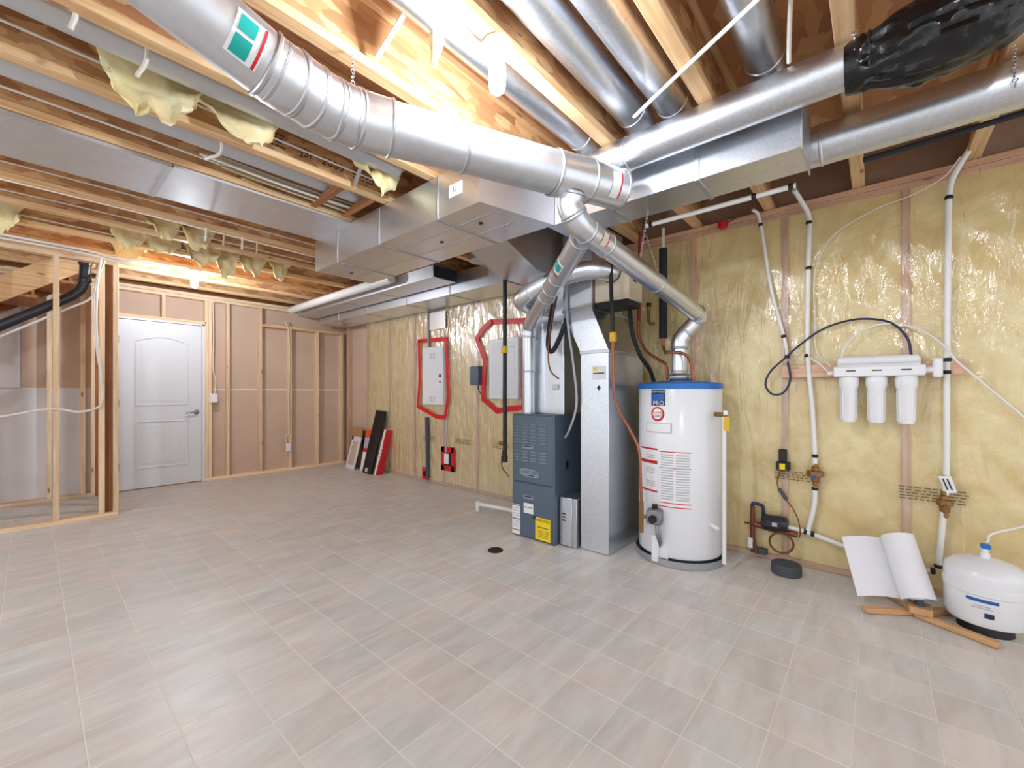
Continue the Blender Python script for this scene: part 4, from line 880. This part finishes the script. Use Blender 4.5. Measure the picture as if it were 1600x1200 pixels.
# black drain
t = lineT('drain_pipe', 'black plastic drain pipe turning down beside the stairs', [(-2.0, 5.66, 2.515), (.26, 5.66, 2.515), (.33, 5.66, 2.50), (.345, 5.66, 2.44), (.335, 5.66, 2.22), (.31, 5.66, 2.14), (.25, 5.66, 2.07), (-1.5, 5.66, .73)], .042, 'abs_black', 'pipe', 0, 18)
for p, d in (((.24, 5.66, 2.515), (1, 0, 0)), ((.337, 5.66, 2.24), (0, 0, 1)), ((.34, 5.66, 2.40), (0, 0, 1))): MB().ring(p, d, .043, .05, 18, .006).build('coupling', 'abs_black', t)
line('stair_pipe', 'thin white pipe running below the black drain under the stairs', [(.42, 5.62, 2.30), (.38, 5.62, 2.08), (.2, 5.62, 1.93), (-.2, 5.62, 1.63), (-1.5, 5.62, .66)], .010, 'white_pipe', 'pipe')
for k, (y, z) in enumerate(((5.40, 2.44), (5.33, 2.452))):
    line('ceiling_pipe', ('thin white pipe under the joists leading over the partition', 'second thin white pipe beside the one over the partition')[k], [(-2.0, y, z), (.1, y, z), (.5, y+.03, z-.02), (.75, y+.02, z), (.95, y+.1, z)], .011, 'white_pipe', 'pipe')

# ------------------------------------------------------------------ ceiling cables
k_ = 0
for (x0, x1, y, z, lab) in ((-2, 1.5, 2.47, 2.56, 'pale cable stapled along the joist next to the stamped one'), (-2, 1.55, 2.96, 2.54, 'pale cable along the joist beside the panning edge'), (-2, 2.2, 3.94, 2.55, 'pale cable along the first joist past the panning'),
                              (-2, 2.2, 4.0, 2.46, 'pale cable slung under the first joist past the panning'), (-2, 2.3, 4.42, 2.53, 'pale cable along the second joist past the panning'), (-2, 1.6, 4.92, 2.52, 'pale cable along the joist near the far bulb')):
    line('ceiling_cable', lab, [(x0, y, z), (x0+1.2, y-.01, z-.012), ((x0+x1)/2, y, z+.01), (x1-.6, y-.015, z-.01), (x1, y, z)], .006, 'cable_white', 'cable', 5, 8, 'ceiling cables')
for k in range(9):
    y = 2.845+.0155*k; z = 2.49+.017*((k*5) % 4)
    line('bay_cable', 'cable in the thick bundle lying in the bay beside the panning', [(.62+.03*k, y+.01, z+.02), (.75+.02*k, y, z+.01), (1.1, y+.01*math.sin(k), z), (1.55, y, z+.01*math.cos(k*2))], .007, 'cable_tan' if k % 3 else 'cable_white', 'cable', 4, 7, 'bundled bay cables')
for k, x in enumerate((.92, 1.04, 1.17, 1.28)):
    line('cable_drop', 'pair of short cable ends hanging below the joist past the panning', [(x, 4.0, 2.55), (x-.01, 3.985, 2.47), (x-.02, 3.97, 2.36)], .008, 'cable_tan' if k % 2 else 'cable_white', 'cable', 4, 7, 'hanging cable ends')
for (pts, lab) in (([(.05, 2.0, 2.70), (.10, 2.06, 2.50), (.09, 2.08, 2.42)], 'white cable hanging by the first grey bay duct'), ([(.28, 2.1, 2.70), (.30, 2.15, 2.5), (.27, 2.16, 2.40)], 'bent white cable hanging beside the hung batt'), ([(.62, 2.54, 2.60), (.66, 2.60, 2.45), (.60, 2.66, 2.40)], 'white cable looping under the grey duct near the stamps'),
                    ([(1.30, -.25, 2.52), (1.45, .09, 2.458), (1.70, .578, 2.458), (1.86, .86, 2.47)], 'white cable crossing the joist bays above the round trunk'), ([(1.6, .18, 2.76), (1.72, .22, 2.62), (1.88, .25, 2.50), (1.95, .26, 2.468)], 'white cable dropping behind the round trunk')):
    line('loose_cable', lab, pts, .008, 'cable_white', 'cable', 5, 8)
for (x, y, lab) in ((1.30, 2.77, 'short wooden block nailed across the bay of cables'), (1.52, 2.77, 'second wooden block across the bay of cables near the trunk')):
    tag(MB().box(x-.02, x+.02, y-.20, y+.20, 2.472, 2.51, .002).build('bridging_block', 'brown_y'), lab, 'block')
for (p, q, lab) in (((1.26, 2.10, 2.70), (1.33, 2.46, 2.47), 'metal cross brace beside the stamped joist'), ((.97, 1.18, 2.74), (.90, 1.5, 2.50), 'metal cross brace above the fat vent pipe')):
    tag(MB().bar(p, q, .022, .004).build('cross_brace', 'galv'), lab, 'brace')

# ------------------------------------------------------------------ insulation scraps hanging from the ceiling
def scrap(label, x, y, wd, L, z=2.50, curl=.06, seed=1, ay=-.03):
    mb = MB(); a_, b_ = 16, 12; lay = []
    for s_ in (0, 1):
        vs = []
        for i in range(a_+1):
            for j in range(b_+1):
                u = i/a_-.5; t_ = j/b_; rag = 1-.45*abs(noise.noise((u*4+seed, seed*3.1, .2)))-.5*(abs(u)*2)**3
                px_ = x+u*wd*(1-.25*t_); pz = z+.10-(L+.10)*t_*max(.25, rag)
                py = y+ay*t_+curl*math.sin(t_*2.6+u*3+seed)+(.045*(1-.6*t_))*s_
                nv = noise.noise_vector((px_*14+seed, pz*14, py*9+s_*4))*.022
                vs.append((px_+nv.x, py+nv.y, pz+nv.z))
        lay.append(vs)
    n1 = len(lay[0]); mb.v = lay[0]+lay[1]; w_ = b_+1
    for i in range(a_):
        for j in range(b_):
            q = (i*w_+j, (i+1)*w_+j, (i+1)*w_+j+1, i*w_+j+1); mb.f.append(q); mb.f.append(tuple(n1+k for k in reversed(q)))
    bd_ = [i*w_ for i in range(a_+1)]+[a_*w_+j for j in range(1, w_)]+[i*w_+b_ for i in range(a_-1, -1, -1)]+[j for j in range(b_-1, 0, -1)]
    for k in range(len(bd_)): p, q = bd_[k], bd_[(k+1) % len(bd_)]; mb.f.append((p, q, n1+q, n1+p))
    tag(mb.build('insulation_scrap', 'insulation_scrap'), label, 'insulation', 'insulation hanging from the ceiling')
scrap('big torn yellow batt hanging beside the vent pipe label', .35, 2.36, .36, .17, seed=1, curl=.04)
scrap('ragged yellow batt sagging over the grey bay duct', .68, 2.36, .38, .12, seed=2, curl=.04)
scrap('yellow batt with white tufts next to the wide duct', 1.42, 2.33, .32, .14, seed=3, z=2.52)
scrap('small white tuft of batt between the vent pipe and the near bulb', 1.02, 1.30, .10, .16, seed=4, z=2.58, curl=.02)
for k, (x, y, wd, L, lab) in enumerate(((.72, 4.44, .26, .07, 'crumpled batt on the stair side of the bay before the wide batt strip'), (.95, 4.44, .26, .10, 'pointed batt flap in the bay with the hanging cable ends'), (.56, 4.90, .26, .09, 'rounded batt lobe above the partition end post'),
        (.80, 4.90, .30, .08, 'pleated batt strip between the rounded lobe and the long flap'), (1.09, 4.90, .30, .12, 'broad pale batt roll beside the long flap'), (1.27, 4.90, .26, .21, 'long yellow batt flap hanging in front of the far bulb'), (1.50, 4.89, .32, .13, 'curled white batt past the long flap'),
        (1.77, 4.90, .24, .13, 'frayed batt shreds nearest the flat pale duct'), (-.14, 4.90, .22, .14, 'torn batt end over the stair side of the partition'), (.62, 5.39, .30, .06, 'thin batt fringe over the partition top plate'))):
    scrap(lab, x, y, wd, L, seed=10+k, curl=.035)

# ------------------------------------------------------------------ bulbs
def bulb(label, x, y, L=.17):
    t = thing('bulb_light', label, 'light bulb', (x, y, ZJ-L-.03))
    MB().lathe([(0, 0), (.055, 0), (.058, -.012), (.04, -.026), (.024, -.03), (.022, -.05), (0, -.05)], (x, y, ZJ), 24).build('lampholder', 'bulb_base', t)
    MB().lathe([(.0, -.05), (.02, -.052), (.027, -.065), (.030, -.08), (.030, -L+.02), (.026, -L), (.012, -L-.012), (0, -L-.013)], (x, y, ZJ), 20).build('bulb', 'bulb_glow', t)
bulb('glowing bare bulb under the joist above the flue tee', 1.14, 1.066)
bulb('glowing bare bulb near the white door', 1.14, 5.458, .17)
bulb('added unseen fill bulb over the open end of the room', -1.1, -.9)  # added behind the camera, out of view, as fill light
bulb('added unseen fill bulb over the open side facing the stairs', -1.4, 3.018)  # added out of frame on the left to brighten the partition side

# ------------------------------------------------------------------ things leaning in the far corner
t = thing('picture_frame', 'white framed panel with beige centre leaning in the corner', 'frame', (3.25, 6.15, 0))
def lean(mb, nm, mt, p): return mb.build(nm, mt, p)
Mx = lambda x, y, rz, tilt: Matrix.Translation((x, y, 0)) @ Matrix.Rotation(R(rz), 4, 'Z') @ Matrix.Rotation(R(tilt), 4, 'Y')
M1 = Mx(3.24, 6.17, -8, 14)
for b_ in ((0, .02, -.17, .17, 0, .06), (0, .02, -.17, .17, .42, .50), (0, .02, -.17, -.12, .06, .42), (0, .02, .12, .17, .06, .42)): MB().box(*b_, .003, M1).build('frame_rail', 'white_paint', t)
MB().box(.006, .016, -.12, .12, .06, .42, 0, M1).build('centre_panel', 'beige_panel', t); MB().box(-.002, 0, .11, .17, .44, .50, 0, M1).build('corner_label', 'ink', t)
t = thing('cardboard_sheet', 'brown cardboard sheet behind the white framed panel', 'cardboard', (3.36, 6.25, 0)); MB().box(0, .012, -.19, .12, 0, .62, 0, Mx(3.375, 6.28, 0, 4)).build('sheet', 'cardboard', t); MB().box(0, .012, -.26, -.21, 0, .58, 0, Mx(3.375, 6.28, 0, 4)).build('dark_strip', 'black', t)
t = thing('product_box', 'orange and white flat box behind the black plank', 'box', (3.32, 5.78, 0)); M2 = Mx(3.27, 5.80, 0, 10)
MB().box(0, .03, -.10, .10, 0, .28, .002, M2).build('white_part', 'label_white', t); MB().box(-.001, .03, -.10, .10, .28, .34, .002, M2).build('red_band', 'red_label', t); MB().box(0, .03, -.10, .10, .34, .50, .002, M2).build('print_part', 'label_grey', t); MB().box(-.001, .03, -.10, .10, .50, .62, .002, M2).build('orange_end', 'orange_label', t)
t = thing('shelf_plank', 'long black plank leaning against the insulated wall', 'plank', (3.24, 5.52, 0)); MB().box(0, .03, -.12, .12, 0, .93, .003, Matrix.Translation((3.19, 5.58, 0)) @ Matrix.Rotation(R(12), 4, 'Y') @ Matrix.Rotation(R(4), 4, 'X')).build('plank', 'black_gloss', t); MB().box(-.002, 0, -.02, .05, .02, .08, 0, Matrix.Translation((3.19, 5.58, 0)) @ Matrix.Rotation(R(12), 4, 'Y') @ Matrix.Rotation(R(4), 4, 'X')).build('sticker', 'label_grey', t)
t = thing('product_box', 'narrow red and white box leaning beside the black plank', 'box', (3.28, 5.36, 0)); M3 = Matrix.Translation((3.22, 5.38, 0)) @ Matrix.Rotation(R(12), 4, 'Y') @ Matrix.Rotation(R(5), 4, 'X')
MB().box(0, .10, .0, .045, 0, .66, .002, M3).build('white_side', 'label_white', t); MB().box(0, .10, -.032, 0, 0, .66, .002, M3).build('red_side', 'red_label', t)
for q in range(4): MB().box(-.0015, 0, -.022, -.010, .22+.05*q, .25+.05*q, 0, M3).build('print_bar', 'label_white', t)
